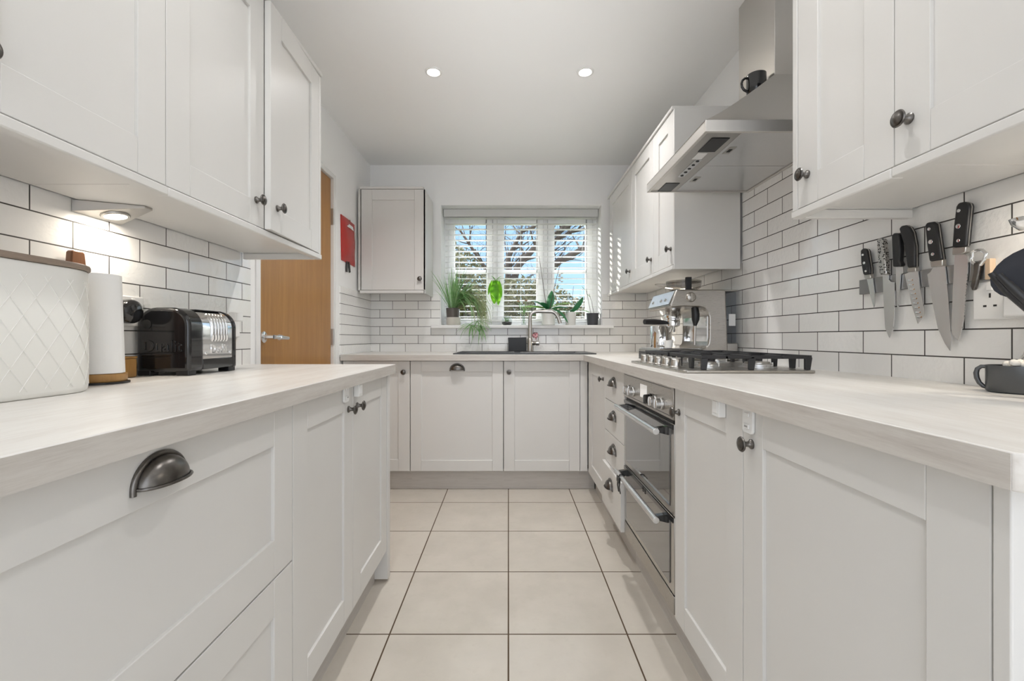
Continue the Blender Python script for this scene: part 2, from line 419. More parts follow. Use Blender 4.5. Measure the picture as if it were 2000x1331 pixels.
# ------------------------------------------------------------------ cabinets
knob_prof = [(.0105,0),(.0105,.0025),(.0075,.005),(.0055,.009),(.0055,.016),(.010,.0185),(.0155,.0205),(.0165,.0225),(.0150,.0245),(.0125,.0245),(.0125,.0260),(.0105,.0262),(.0085,.0275),(.0045,.0292),(0,.0296)]
KM = MB().lathe([(r,-h) for r,h in knob_prof], (0,0,0), 'y', 28).mesh('knob'); KM.materials.append(M['pewter'])
def knob(par, x, z): return link(KM, 'knob', par, (x,-.0002,z))
def cup_mesh():
    a, h, d = .0435, .036, .0255
    m = MB(); rows = []
    for j in range(9):
        v = (PI/2)*j/8; rows.append([])
        for i in range(25):
            u = PI*i/24; r = math.sin(u)
            rows[-1].append((a*math.cos(u), -.002-d*(r**.8)*math.sin(v), h*r*math.cos(v)**.9 if v < PI/2-1e-6 else 0))
    m.grid(rows)
    rows2 = [[(x*.955, -.002+(y+.002)*.92, z*.95) for x,y,z in r] for r in rows]
    m.grid(rows2)
    arcp = [((a+.003)*math.cos(PI*i/24), -.0015, (h+.003)*math.sin(PI*i/24)-.001) for i in range(25)]
    m.tube([(a+.003,-.0015,-.008)]+arcp+[(-a-.003,-.0015,-.008)], .0042, 8)
    m.tube([((a-.0015)*math.cos(PI*i/24)*.93, -.004, (h-.0015)*math.sin(PI*i/24)*.93) for i in range(1,24)], .002, 6)
    lip = [(a*math.cos(PI*i/24)*1.02, -.004-d*(math.sin(PI*i/24)**.8), -.0003) for i in range(25)]
    m.tube(lip, .0022, 6)
    me = m.mesh('cup_handle', 60); me.materials.append(M['pewter']); return me
CM = cup_mesh()
def cup(par, x, z): return link(CM, 'cup_handle', par, (x,-.0005,z))
def shaker(w, h, fw=.075, fz=None, th=.02, rec=.007):
    fz = fz or fw
    m = MB(); g = .0004
    m.box(0,fw-g,0,th,0,h); m.box(w-fw+g,w,0,th,0,h)
    m.box(fw,w-fw,0,th,0,fz); m.box(fw,w-fw,0,th,h-fz,h)
    m.box(fw-.006,w-fw+.006,rec,rec+.007,fz-.006,h-fz+.006)
    return m
def slab(w, h, th=.02): return MB().box(0,w,0,th,0,h)
RL, RR = PI/2, -PI/2
BD = .553
def base_unit(name, label, cat, X, Y, rz, w, depth=BD, side=(0,0), kick=True):
    t = thing(name, label, cat, (X,Y,0), rz)
    MB().box(.001,w-.001,.0215,depth,.132,.850).build('carcass', M['cab'], t)
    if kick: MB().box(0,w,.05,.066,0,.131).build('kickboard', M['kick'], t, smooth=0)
    return t
def door(t, x, z, w, h, hx=None, hz=None, handle='knob', fw=.075, name='door', flat=False, out=0, rot=0):
    mb = slab(w-.003,h-.003) if flat else shaker(w-.003,h-.003,fw)
    d = mb.build(name, M['cab'], t, (x+.0015,-out,z+.0015), bevel=.0013)
    if hx is not None:
        (knob if handle=='knob' else cup)(d, hx-x-.0015, hz-z-.0015)
    return d
ZB, ZT = .130, .850
DH = ZT-ZB
# left run
LX = -.4965
u = base_unit('drawer_unit', 'wide cream two-drawer unit under left worktop nearest the camera', 'drawers', LX, .227, RL, .8)
door(u, 0, .488, .8, .362, .407, .798, 'cup', .08, 'drawer'); door(u, 0, ZB, .8, .357, .407, .44, 'cup', .08, 'drawer')
u = base_unit('base_cabinet', 'cream two-door base cabinet at the far end of the left worktop', 'cabinet', LX, 1.027, RL, .793)
door(u, 0, ZB, .3965, DH, .3965-.041, .778); door(u, .3965, ZB, .3965, DH, .3965+.037, .778)
MB().box(.7945,.829,-.004,BD+.02,.012,.851).build('end_panel', M['cab'], u, bevel=.002)
# back run
BY = 2.90
u = base_unit('base_cabinet', 'cream base cabinet in back left corner, knob on its right edge, half hidden', 'cabinet', -1.078, BY, 0, .4399, .58)
door(u, 0, ZB, .438, DH, .438-.040, .777)
u = base_unit('integrated_dishwasher', 'cream appliance-front panel with one cup handle at top centre, below window', 'dishwasher', -.638, BY, 0, .6069, .58)
door(u, 0, ZB, .605, DH, .305, .792, 'cup', .07, 'front_panel')
u = base_unit('base_cabinet', 'cream base cabinet under the tap, knob at its upper left', 'cabinet', -.031, BY, 0, .497, .58)
door(u, 0, ZB, .497, DH, .034, .777, fw=.07)
MB().box(.4985,.5455,.004,.02,ZB,.850).build('corner_post', M['cab'], u)
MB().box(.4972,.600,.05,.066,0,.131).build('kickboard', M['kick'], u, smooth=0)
# right run (x runs toward the camera)
RX = .516
u = base_unit('base_cabinet', 'narrow cream corner base cabinet on the right, left of the four small drawers', 'cabinet', RX, 2.894, RR, .511)
MB().box(0,.045,.003,.02,ZB,.850).build('corner_post', M['cab'], u)
door(u, .047, ZB, .464, DH, .511-.042, .775)
u = base_unit('drawer_unit', 'cream four-drawer unit with four cup handles, bottom drawer slightly open', 'drawers', RX, 2.381, RR, .395)
for (z0,z1,hz,o) in ((.680,.850,.766,0),(.516,.680,.602,0),(.353,.516,.438,0),(.130,.353,.270,.016)):
    door(u, 0, z0, .395, z1-z0, .2, hz, 'cup', name='drawer', flat=True, out=o)
u = base_unit('base_cabinet', 'cream base cabinet right beside the oven, knob on its oven side', 'cabinet', RX, 1.384, RR, .4025)
door(u, 0, ZB, .4025, DH, .036, .774)
u = base_unit('base_cabinet', 'cream base cabinet nearest the camera under the right worktop, one large door', 'cabinet', RX, .9815, RR, .506)
door(u, 0, ZB, .506, DH, .036, .774)
MB().box(.5075,.526,-.002,BD+.008,0,.851).build('end_panel', M['cab'], u, bevel=.002)

# child locks stuck to the doors
def lock(name, label, X, Y, z, rz, kind):
    m = MB()
    if kind == 'catch':
        m.box(-.018,.018,-.017,0,-.022,.022); m.box(-.012,.012,-.019,-.016,-.014,.016)
        o = m.build(name, M['plastic'], None, (X,Y,z), (0,0,rz), bevel=.004)
    else:
        t = thing(name, label, 'child lock', (X,Y,z), rz, None)
        pts = arc(.012,.018,.008,0,90,4)+arc(-.012,.018,.008,90,180,4)+arc(-.012,-.018,.008,180,270,4)+arc(.012,-.018,.008,270,360,4)
        MB().prism(pts,'y',-.006,0).build('plate', M['plastic'], t, bevel=.001)
        m = MB(); m.box(-.009,.009,-.009,-.006,.010,.018); m.box(-.011,.010,-.009,-.006,-.016,-.006); m.build('clip', M['plastic'], t, bevel=.001)
        MB().box(-.006,.006,-.0092,-.0088,-.013,-.009).build('slot', M['cable'], t)
        return t
    tag(o, label, 'child lock'); return o
lock('child_lock', 'flat white lock plate on the left run door left of the paired knobs', LX+.0006, 1.353, .830, RL, 'plate')
lock('child_lock', 'white lock catch at top of the far left-run door, above paired knobs', LX+.0006, 1.447, .832, RL, 'catch')
lock('child_lock', 'square white lock block on top of the door beside the oven', RX-.0006, 1.075, .832, RR, 'catch')
lock('child_lock', 'flat white lock plate above the knob of the nearest right base door', RX-.0006, .952, .822, RR, 'plate')

# ------------------------------------------------------------------ worktops
wt = thing('worktop', 'pale wood-effect worktop of the left run carrying toaster and bread bin', 'worktop', (-.774,1.02,.852))
MB().box(-.306,.305,-.84,.8325,0,.038).build('board', M['wtY'], wt, bevel=.002)
MB().box(.3052,.306,-.839,.832,.0005,.0365).build('front_edging', M['edgeY'], wt)
wt = thing('worktop', 'pale wood-effect L-shaped worktop along the right side and under the window', 'worktop', (.78,1.7,.852))
m = MB().prism([(-.296,-1.272),(-.288,-1.28),(.30,-1.28),(.30,1.165),(-.296,1.165)],'z',0,.038)
m.build('board', M['wtY'], wt, bevel=.002)
MB().box(-.297,-.2962,-1.271,1.1645,.0005,.0365).build('front_edging', M['edgeY'], wt)
MB().box(-1.86,-.2972,1.1646,1.1654,.0005,.0365).build('front_edging', M['edgeX'], wt)
bm_ = plate('z', 0, .038, -1.86, .30, 1.1656, 1.80, (-.70,-.28,1.29,1.61)).build('board', M['wtX'], wt)
MB().box(-1.86,-1.845,1.17,1.80,.038,.046).build('sealing_strip', M['gloss_white'], wt, bevel=.002)

# sink and tap
sk = thing('kitchen_sink', 'black composite inset sink with drainer under the window', 'sink', (.105,3.17,.89))
s0 = plate('z', .0005, .007, -.47, .475, -.235, .22, (-.02,.39,-.17,.14)).build('sink_deck', M['sinkblack'], sk, bevel=.003)
m = MB()
m.add([(-.02,-.17,.005),(.39,-.17,.005),(.39,.14,.005),(-.02,.14,.005),(.0,-.15,-.033),(.37,-.15,-.033),(.37,.12,-.033),(0,.12,-.033)],
      [(0,1,5,4),(1,2,6,5),(2,3,7,6),(3,0,4,7),(4,5,6,7)])
m.build('bowl', M['sinkblack'], sk)
m = MB()
for i in range(7): m.box(-.45,-.06,-.19+.055*i,-.175+.055*i,.007,.010)
m.build('drainer', M['sinkblack'], sk, bevel=.0015)
tp = thing('kitchen_tap', 'brushed steel tap with squared swan neck spout behind the sink', 'tap', (.163,3.36,.8965))
m = MB(); m.lathe([(.026,.0005),(.026,.006),(.019,.010),(.019,.095),(.0145,.10)],(0,0,0),'z',20)
pts = [(0,0,.095),(0,0,.255)]+[(.045-.045*math.cos(a),0,.255+.045*math.sin(a)) for a in (.35,.7,1.05,1.4)]+[(.06,-.002,.302),(.14,-.006,.300)]+[(.155+.05*math.sin(a),-.008,.252+.048*math.cos(a)) for a in (.15,.5,.85,1.15)]+[(.214,-.010,.25),(.226,-.012,.21)]
m.tube(pts,.0142,14); m.build('spout', M['steel'], tp)
m = MB(); m.lathe([(.016,.015),(.016,.036),(.012,.04),(.017,.044),(.017,.068),(.006,.072)],(0,0,.062),'x',16); m.build('valve', M['steel'], tp)
m = MB(); m.tube([(.062,0,.07),(.064,-.005,.125)],.003,8); m.build('lever', M['steel'], tp)
# pink scourer hung on the tap
m = MB()
for i in range(26):
    a = RND.random()*2*PI; b = RND.random()*PI; d = Vector((math.cos(a)*math.sin(b), math.sin(a)*math.sin(b)*.6, math.cos(b)*.8))
    p = d*.022; q = d.cross(Vector((RND.random()-.5,RND.random()-.5,RND.random()-.5))).normalized()*.012
    rows = [[p*.3-q*.4,p*.3,p*.3+q*.4],[p-q,p*1.15,p+q],[p*1.2-q*1.3,p*.95,p*1.2+q*1.3]]
    m.grid(rows)
m.tube([(0,.0,.0),(0.004,0,-.02),(.002,0,-.036)],.0035,6)
tag(m.build('scouring_puff', M['pink'], None, (.207,3.405,1.018)), 'pink net scouring puff on the lever of the tap', 'scourer')
cd = thing('sink_caddy', 'square black sink tidy standing against the tiles left of the tap', 'caddy', (.0685,3.455,.8965))
m = MB(); m.box(-.069,.069,-.04,-.034,0.0005,.105); m.box(-.069,.069,.036,.042,.0005,.105); m.box(-.069,-.063,-.034,.036,.0005,.105); m.box(.063,.069,-.034,.036,.0005,.105); m.box(-.063,.063,-.034,.036,.0005,.006)
m.build('tidy_box', M['black'], cd, bevel=.002)

# ------------------------------------------------------------------ oven
ov = thing('double_oven', 'built-under stainless double oven with black glass doors and two bar handles', 'oven', (RX,1.984,0), RR)
MB().box(.003,.597,.022,.54,.132,.848).build('oven_body', M['steel'], ov)
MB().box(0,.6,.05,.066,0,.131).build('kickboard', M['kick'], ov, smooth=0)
MB().box(.003,.597,-.004,.0215,.742,.848).build('control_panel', M['brushx'], ov, bevel=.002)
m = MB(); m.box(.02,.58,-.0046,-.0038,.8375,.8395); m.box(.02,.58,-.0046,-.0038,.751,.753); m.build('trim_line', M['black'], ov)
MB().box(.255,.335,-.0052,-.004,.772,.822).build('display', M['display'], ov)
for x,dark in ((.10,0),(.165,0),(.385,1),(.44,0),(.50,0)):
    m = MB().lathe([(.020,0),(.020,-.006),(.0175,-.008),(.0165,-.024),(.014,-.026)],(x,-.0042,.780),'y',24)
    m.box(x-.003,x+.003,-.032,-.0295,.765,.795)
    m.build('control_knob', M['blackgloss'] if dark else M['alubar'], ov, bevel=.0008)
def oven_door(z0, z1, hz):
    d = MB().box(.006,.594,0,.0215,z0,z1); d = d.build('oven_door', M['steel'], ov, bevel=.002)
    MB().box(.036,.564,-.003,.0005,z0+.022,z1-.008).build('door_glass', M['ovenglass'], d, bevel=.001)
    MB().box(.008,.592,-.0045,.0005,z1-.016,z1-.001).build('top_strip', M['blackgloss'], d, bevel=.001)
    m = MB().cyl(.0105,.036,.566,(0,-.046,hz),'x',20); m.build('handle_bar', M['alubar'], d, bevel=.001)
    for x in (.05,.53):
        MB().prism([(-.003,hz+.014),(-.040,hz+.008),(-.044,hz-.004),(-.003,hz-.014)],'x',x,x+.022).build('handle_bracket', M['blackgloss'], d, bevel=.001)
oven_door(.442,.728,.701); oven_door(.196,.436,.418)
MB().box(.006,.594,-.001,.0215,.134,.190).build('lower_trim', M['brushx'], ov, bevel=.002)
MB().box(.02,.58,.004,.0216,.728,.742).build('vent_gap', M['hole'], ov)
# clip on lower oven handle
m = MB(); y = -.060
m.tube([(0,-.0575,.0),(0,-.052,.013),(0,-.042,.0135),(0,-.0325,.006)],.003,6)
for dx in (-.014,.014): m.prism([(-.058,.004),(-.0605,-.035),(-.056,-.062),(-.053,-.062),(-.0575,-.035),(-.054,.004)] ,'x',dx-.006,dx+.006)
m.box(-.02,.02,-.062,-.057,-.018,.004)
tag(m.build('towel_clip', M['black'], None, (RX,1.984-.13,.418), (0,0,RR)), 'black twin-pronged clip hanging on the lower oven handle', 'clip')

# ------------------------------------------------------------------ gas hob
hb = thing('gas_hob', 'stainless gas hob with black pan supports set in the right worktop', 'hob', (.745,1.67,.89))
HX0,HX1,HY0,HY1 = -.205,.205,-.30,.30
m = MB(); m.prism([(HX0+.01,HY0),(HX1-.01,HY0),(HX1,HY0+.01),(HX1,HY1-.01),(HX1-.01,HY1),(HX0+.01,HY1),(HX0,HY1-.01),(HX0,HY0+.01)],'z',.0005,.009)
m.build('hob_tray', M['brushx'], hb, bevel=.002)
for k in range(5):
    yy = -.16+.085*k
    m = MB().lathe([(.021,.009),(.021,.013),(.0175,.015),(.0165,.036),(.014,.039)],(-.178,yy,0),'z',20)
    m.box(-.178-.017,-.178+.017,yy-.003,yy+.003,.038,.043)
    m.build('control_knob', M['steel'], hb, bevel=.001)
burn = [(-.07,-.155,.034),(.10,-.155,.046),(-.07,.14,.046),(.10,.14,.034)]
for bx,by,r in burn:
    b = MB().lathe([(r+.012,.0095),(r+.012,.012),(r,.014),(r,.020),(r*.94,.022)],(bx,by,0),'z',28).build('burner', M['alubar'], hb)
    MB().lathe([(r*.86,.022),(r*.86,.027),(r*.78,.029),(0,.029)],(bx,by,0),'z',28).build('burner_cap', M['steel'], b)
    MB().cyl(.0025,.012,.026,(bx+r+.006,by,0),'z',8).build('igniter', M['whitepot'], b)
for (y0,y1) in ((-.285,-.008),(.008,.285)):
    m = MB(); x0,x1 = -.145,.198; zt0,zt1 = .044,.055
    m.box(x0,x1,y0,y0+.010,zt0,zt1); m.box(x0,x1,y1-.010,y1,zt0,zt1); m.box(x0,x0+.010,y0,y1,zt0,zt1); m.box(x1-.010,x1,y0,y1,zt0,zt1)
    xm = .014; ym = (y0+y1)/2
    m.box(xm-.005,xm+.005,y0,y1,zt0,zt1)
    for (fx,s) in ((x0,1),(x1,-1),(xm,1),(xm,-1)):
        m.box(min(fx,fx+s*.055),max(fx,fx+s*.055),ym-.0045,ym+.0045,zt0,zt1)
    for bx in (-.066,.106):
        m.box(bx-.0045,bx+.0045,y0,y0+.09,zt0,zt1); m.box(bx-.0045,bx+.0045,y1-.09,y1,zt0,zt1)
    for fx in (x0,xm-.011,x1-.02):
        for fy in (y0,y1-.010):
            m.prism([(fx,.0095),(fx+.016,.0095),(fx+.022,.048),(fx,.048)],'y',fy,fy+.010)
    for fy in (ym-.05,ym+.05):
        for fx in (x0,x1-.01): m.prism([(fy-.01,.0095),(fy+.01,.0095),(fy+.014,.048),(fy-.014,.048)],'x',fx,fx+.01)
    m.build('pan_support', M['iron'], hb, bevel=.0015)

# ------------------------------------------------------------------ wall cabinets
UD = .305
UZB, UZT = 1.339, 2.059
def wall_unit(label, X, Y, rz, w, doors, side_far=False, depth=UD, zb=UZB, near_panel=None, far_panel=None, ext=(0,0)):
    t = thing('wall_cabinet', label, 'cabinet', (X,Y,zb-.018), rz)
    Z0 = zb-.018
    MB().box(.0005-ext[0],w-.0005+ext[1],.0215,depth,.022,UZT-Z0).build('carcass', M['cab'], t, bevel=.0008)
    MB().box(-ext[0],w+ext[1],-.006,.0205,-.004,.016).build('light_rail', M['cab'], t, bevel=.003)
    MB().box(-ext[0],w+ext[1],-.008,depth,UZT-Z0+.0005,UZT-Z0+.017).build('cornice', M['cab'], t, bevel=.003)
    ds = []
    for (x,dw,hx) in doors:
        d = shaker(dw-.0012,UZT-zb-.003).build('door', M['cab'], t, (x+.0006,0,zb-Z0+.0015), bevel=.0013)
        if hx is not None: knob(d, hx-x-.0006, 1.418-zb-.0015)
        ds.append(d)
    for (px,pw) in ((near_panel or []),(far_panel or [])) if (near_panel or far_panel) else []:
        pass
    return t, ds, Z0
def side_rail(t, x0, x1, depth=UD):
    MB().box(x0,x1,.021,depth,-.004,.0215).build('light_rail', M['cab'], t, bevel=.002)
def side_panel(t, x0, x1, Z0, depth=UD, y0=-.002):
    MB().box(x0,x1,y0,depth,.017,UZT-Z0).build('side_panel', M['cab'], t, bevel=.0012)
UL = -.765
t,ds,Z0 = wall_unit('cream wall cabinet nearest the camera on the upper left, over the bread bin', UL, .196, RL, .8, [(0,.4,.357),(.4,.4,.443)])
t,ds,Z0 = wall_unit('cream wall cabinet at far end of upper left run, far door slightly ajar', UL, .9965, RL, .7995, [(0,.4,.356),(.4,.399,.443)], ext=(0,.019))
side_panel(t, .8005, .8185, Z0); side_rail(t, .8005, .8185)
ds[1].location = (.4+.0015+.396,-.002,ds[1].location.z)
for v in ds[1].data.vertices: v.co.x -= .396
for c in ds[1].children: c.location.x -= .396
ds[1].rotation_euler = (0,0,math.radians(2.6))
# right, near
UR = .765
t,ds,Z0 = wall_unit('narrow cream wall cabinet between cooker hood and knives, knob at lower left', UR, 1.179, RR, .294, [(0,.294,.038)], ext=(.019,0))
side_panel(t, -.0185, -.0005, Z0); side_rail(t, -.0185, -.0005)
t,ds,Z0 = wall_unit('wide cream wall cabinet nearest the camera on the upper right', UR, .8845, RR, .5, [(0,.5,.034)])
# right, far run
t,ds,Z0 = wall_unit('cream wall cabinet in the far right corner beside the window, sunlight stripes on door', UR, 3.365, RR, .5945, [(0,.5945,.557)], ext=(.055,0))
t,ds,Z0 = wall_unit('middle cream wall cabinet of the far right three, above coffee machine', UR, 2.770, RR, .42, [(0,.42,.383)])
t,ds,Z0 = wall_unit('cream wall cabinet of the far right three next to the cooker hood', UR, 2.3495, RR, .2835, [(0,.2835,.25)])
MB().box(.284,.2925,0,UD,-.004,UZT-Z0).build('side_panel', M['cab'], t, bevel=.0012)
# back left
t,ds,Z0 = wall_unit('single cream wall cabinet on the back wall left of the window', -1.057, 3.178, 0, .452, [(.008,.444,.415)], depth=.318)
side_panel(t, .452, .466, Z0, .318, 0); side_rail(t, .452, .466, .318)
side_panel(t, -.014, -.0005, Z0, .318, 0)
t.children[2].scale = (1.03,1,1)

# under-cabinet wedge lamps
def wedge(label, X, Y, rz):
    t = thing('wedge_lamp', label, 'lamp', (X,Y,1.3425), rz)
    m = MB()
    m.add([(-.07,0,0),(.07,0,0),(.012,-.135,0),(-.012,-.135,0),(-.07,0,-.030),(.07,0,-.030),(.012,-.135,-.006),(-.012,-.135,-.006)],
          [(3,2,1,0),(4,5,6,7),(0,1,5,4),(1,2,6,5),(2,3,7,6),(3,0,4,7)])
    m.build('housing', M['steel'], t, bevel=.0012)
    ang = math.atan2(.024,.135)
    m = MB().lathe([(.031,-.001),(.031,-.003),(.029,-.0055),(.024,-.0055),(.024,-.001)],(0,0,0),'z',28); b = m.build('bezel', M['steel'], t, (0,-.047,-.0205), (-ang,0,0))
    MB().lathe([(.024,-.0015),(.024,-.004),(0,-.0048)],(0,0,0),'z',28).build('lens', M['lamp2'], t, (0,-.047,-.0205), (-ang,0,0))
    L = bpy.data.lights.new('wedge_light','AREA'); L.shape='DISK'; L.size=.04; L.energy=.85; L.color=(1,.9,.76)
    o = bpy.data.objects.new('wedge_light', L); COL.objects.link(o); o.parent=t; o.location=(0,-.047,-.030)
wedge('lit steel wedge lamp under the upper left cabinets, above the paper towel', XL+.002, 1.17, RL)
wedge('steel wedge lamp under the nearest upper right cabinet at the photo edge', XR-.002, .80, RR)
wedge('steel wedge lamp under far right cabinets, behind the coffee machine', XR-.002, 2.86, RR)

# ------------------------------------------------------------------ cooker hood
hd = thing('cooker_hood', 'stainless chimney cooker hood on the right wall above the gas hob', 'hood', (XR,1.713,1.6526))
# local: x negative toward room
hx, y0, y1 = -.455, -.300, .300
m = MB(); m.box(hx,-.0005,y0,y0+.012,.002,.039); m.box(hx,-.0005,y1-.012,y1,.002,.039); m.box(hx,hx+.012,y0+.012,y1-.012,.002,.039); m.box(-.012,-.0005,y0+.012,y1-.012,.002,.039)
m.box(hx+.012,-.012,y0+.012,y1-.012,.012,.039)
m.build('hood_rim', M['rim'], hd, bevel=.0012)
cw, cd_ = .124, -.131
m = MB(); rows = []
N = 14
for i in range(N+1):
    s = i/N; e = s
    hh = .039 + (.287-.039)*(s**1.12*.9 + .1*s)
    fx = hx + (cd_-hx)*e; fy = y0 + (-cw-y0)*e
    rows.append([(-.0005,fy,hh),(fx,fy,hh),(fx,-fy,hh),(-.0005,-fy,hh)])
m.grid(rows); m.build('canopy', M['brushh'], hd, smooth=25)
MB().box(cd_,-.0005,-cw,cw,.285,ZC-1.6526-.001).build('chimney', M['brushh'], hd, bevel=.0015)
# underside: front strip with lights, filters
MB().box(hx+.0125,hx+.125,y0+.0125,y1-.0125,.006,.0115).build('control_strip', M['steel'], hd)
for (a,b) in ((y0+.014,-.002),(.002,y1-.014)):
    f = MB().box(hx+.128,-.014,a,b,.007,.0115).build('grease_filter', M['alubar'], hd, bevel=.001)
    c = (a+b)/2
    MB().box(hx+.140,hx+.165,c-.03,c+.03,.0055,.0068).build('filter_latch', M['steel'], f, bevel=.001)
    MB().box(hx+.146,hx+.158,c-.012,c+.012,.0045,.0054).build('latch_slot', M['hole'], f)
for c in (-.19,.24):
    MB().box(hx+.045,hx+.105,c-.055,c+.055,.004,.0058).build('hood_lamp', M['black'], hd, bevel=.001)
MB().box(hx+.05,hx+.085,-.125,-.07,.0045,.0058).build('rating_label', M['plastic'], hd)
pts = arc(hx+.078,.10,.013,0,180,8)+arc(hx+.078,-.06,.013,180,360,8)
bp = MB().prism(pts,'z',.0042,.0058).build('button_plate', M['alubar'], hd)
for k in range(5): MB().lathe([(.006,.0041),(.006,.002),(.004,.0015)],(hx+.078,-.055+.037*k,0),'z',12).build('button', M['black'], bp)
# mug on the hood
mg = thing('mug', 'black glazed mug perched on the cooker hood against its chimney', 'mug', (.906,1.63,1.886)); mg.scale = (.9,.9,.9)
MB().lathe([(0,.0),(.030,0),(.035,.006),(.037,.03),(.037,.082),(.034,.083),(.033,.03),(.030,.008),(0,.007)],(0,0,0),'z',28).build('mug_body', M['blackgloss'], mg)
MB().tube([(-.035,0,.070),(-.047,.0,.069),(-.056,0,.061),(-.060,0,.048),(-.058,0,.034),(-.050,0,.022),(-.035,0,.014)],.005,8).build('handle', M['blackgloss'], mg)

# ------------------------------------------------------------------ ceiling downlights
for lab,x,y in (('left glaring round downlight in the white ceiling',-.382,2.275),('right round downlight with white rim in the ceiling',.392,2.275)):
    t = thing('downlight', lab, 'downlight', (x,y,ZC))
    MB().lathe([(.044,0),(.043,-.004),(.036,-.007),(.031,-.005),(.029,-.002),(.029,0)],(0,0,0),'z',32).build('rim', M['gloss_white'], t)
    MB().lathe([(.029,-.0015),(0,-.0015)],(0,0,0),'z',32).build('lens', M['lamp'], t)
def spot(x, y, e, size=.06, col=(1,.99,.985)):
    L = bpy.data.lights.new('downlight_light','AREA'); L.shape='DISK'; L.size=size; L.energy=e; L.color=col; L.spread=math.radians(125)
    o = bpy.data.objects.new('downlight_light', L); COL.objects.link(o); o.location=(x,y,ZC-.012)
E1 = 2.4
for y,k in ((2.275,1.25),(2.275,1.0),(.95,.92)):
    for x in (-.387,.387): spot(x,y,E1*k)

def add_ceiling_fill(x, y, z, e, sx, sy, spread=105):  # added fill light without a fixture, aimed up to brighten the ceiling
    L = bpy.data.lights.new('ceiling_fill','AREA'); L.shape='RECTANGLE'; L.size=sx; L.size_y=sy; L.energy=e; L.spread=math.radians(spread); L.color=(.97,.99,1)
    o = bpy.data.objects.new('ceiling_fill', L); COL.objects.link(o); o.location=(x,y,z); o.rotation_euler=(PI,0,0)
add_ceiling_fill(0,1.25,1.5,1.7,.8,2.0)
add_ceiling_fill(0,2.65,1.5,.25,.8,.6)
# ------------------------------------------------------------------ red fire blanket on left wall
fb = thing('fire_blanket', 'red vinyl fire blanket pouch hanging on the white wall beside the door', 'fire blanket', (WL,3.01,1.80))
m = MB(); rows=[]
for j in range(13):
    z = -.295*j/12; s = j/12
    rows.append([])
    for i in range(9):
        yv = -.125 + .25*i/8 - .0*s; tt = i/8
        d = .006 + .020*math.sin(PI*min(1,max(0,(s-.02)/.98)))**.6*math.sin(PI*tt)**.5 + .004*math.sin(9*s+4*tt)*math.sin(PI*tt)
        rows[-1].append((d, yv+.012*s, z-.006*tt))
m.grid(rows)
rows2=[[(.0006,p[1],p[2]) for p in r] for r in rows]; m.grid(rows2)
n=9
for r0,r1 in ((rows[0],rows2[0]),(rows[-1],rows2[-1]),([r[0] for r in rows],[r[0] for r in rows2]),([r[-1] for r in rows],[r[-1] for r in rows2])): m.grid([r0,r1])
m.build('pouch', M['red'], fb)
m = MB(); m.grid([[(.0145,-.05,-.035),(.0165,.0,-.035),(.015,.07,-.037)],[(.020,-.05,-.062),(.0225,.0,-.063),(.0205,.07,-.065)]])
m.build('label_patch', M['plastic'], fb)
m = MB(); m.prism([(-.035,-.285),(-.008,-.285),(-.012,-.36),(-.042,-.36)],'x',.004,.007); m.prism([(.0,-.285),(.027,-.285),(.045,-.352),(.020,-.358)],'x',.005,.008)
m.build('pull_tabs', M['black'], fb)
MB().lathe([(.004,0),(.004,.014),(.006,.016),(0,.018)],(0,.02,-.004),'x',10).build('hook', M['steel'], fb)

# ------------------------------------------------------------------ left worktop things
WZ = .8905
# bread bin
bb = thing('bread_bin', 'white bread bin with embossed lattice and wooden lid on left worktop', 'bread bin', (-.955,.765,WZ))
def stad(r, hl, n=16): return [(r*math.cos(a), hl+r*math.sin(a)) for a in [PI*i/n for i in range(n+1)]]+[(r*math.cos(a), -hl+r*math.sin(a)) for a in [PI+PI*i/n for i in range(n+1)]]
HLn = .096
m = MB(); rr = []
for (r,z) in ((.1005,0),(.1035,.003),(.105,.01),(.105,.243),(.103,.245)):
    rr.append([(x,y,z) for x,y in stad(r,HLn)]); rr[-1].append(rr[-1][0])
m.grid(rr); m.add([p for p in rr[0][:-1]],[tuple(range(len(rr[0])-1))]); m.add([p for p in rr[-1][:-1]],[tuple(range(len(rr[0])-1))])
m.build('bin_body', M['tinwhite'], bb)
def per(s):   # point + normal on the stadium perimeter, s measured from middle of the aisle side
    q = HLn
    if abs(s) <= q: return Vector((.105,s,0))
    a = min(PI, (abs(s)-q)/.105); sg = 1 if s > 0 else -1
    return Vector((.105*math.cos(a), sg*(q+.105*math.sin(a)), 0))
m = MB(); zlo, zhi = .014, .222; run = (zhi-zlo)/1.5
k = -.62
while k < .45:
    for sg in (1,-1):
        pts=[]
        for i in range(25):
            f=i/24; s = k + run*f if sg==1 else k+run*(1-f)
            if abs(s) > .36: continue
            p = per(s); pts.append((p.x*1.001,p.y*1.001, zhi-(zhi-zlo)*f))
        if len(pts)>3: m.tube(pts,.0009,5)
    k += .042
m.build('lattice', M['tinwhite'], bb)
m = MB()
m.prism(stad(.109,HLn),'z',.2455,.257); m.build('bin_lid', M['lidwood'], bb, bevel=.003)
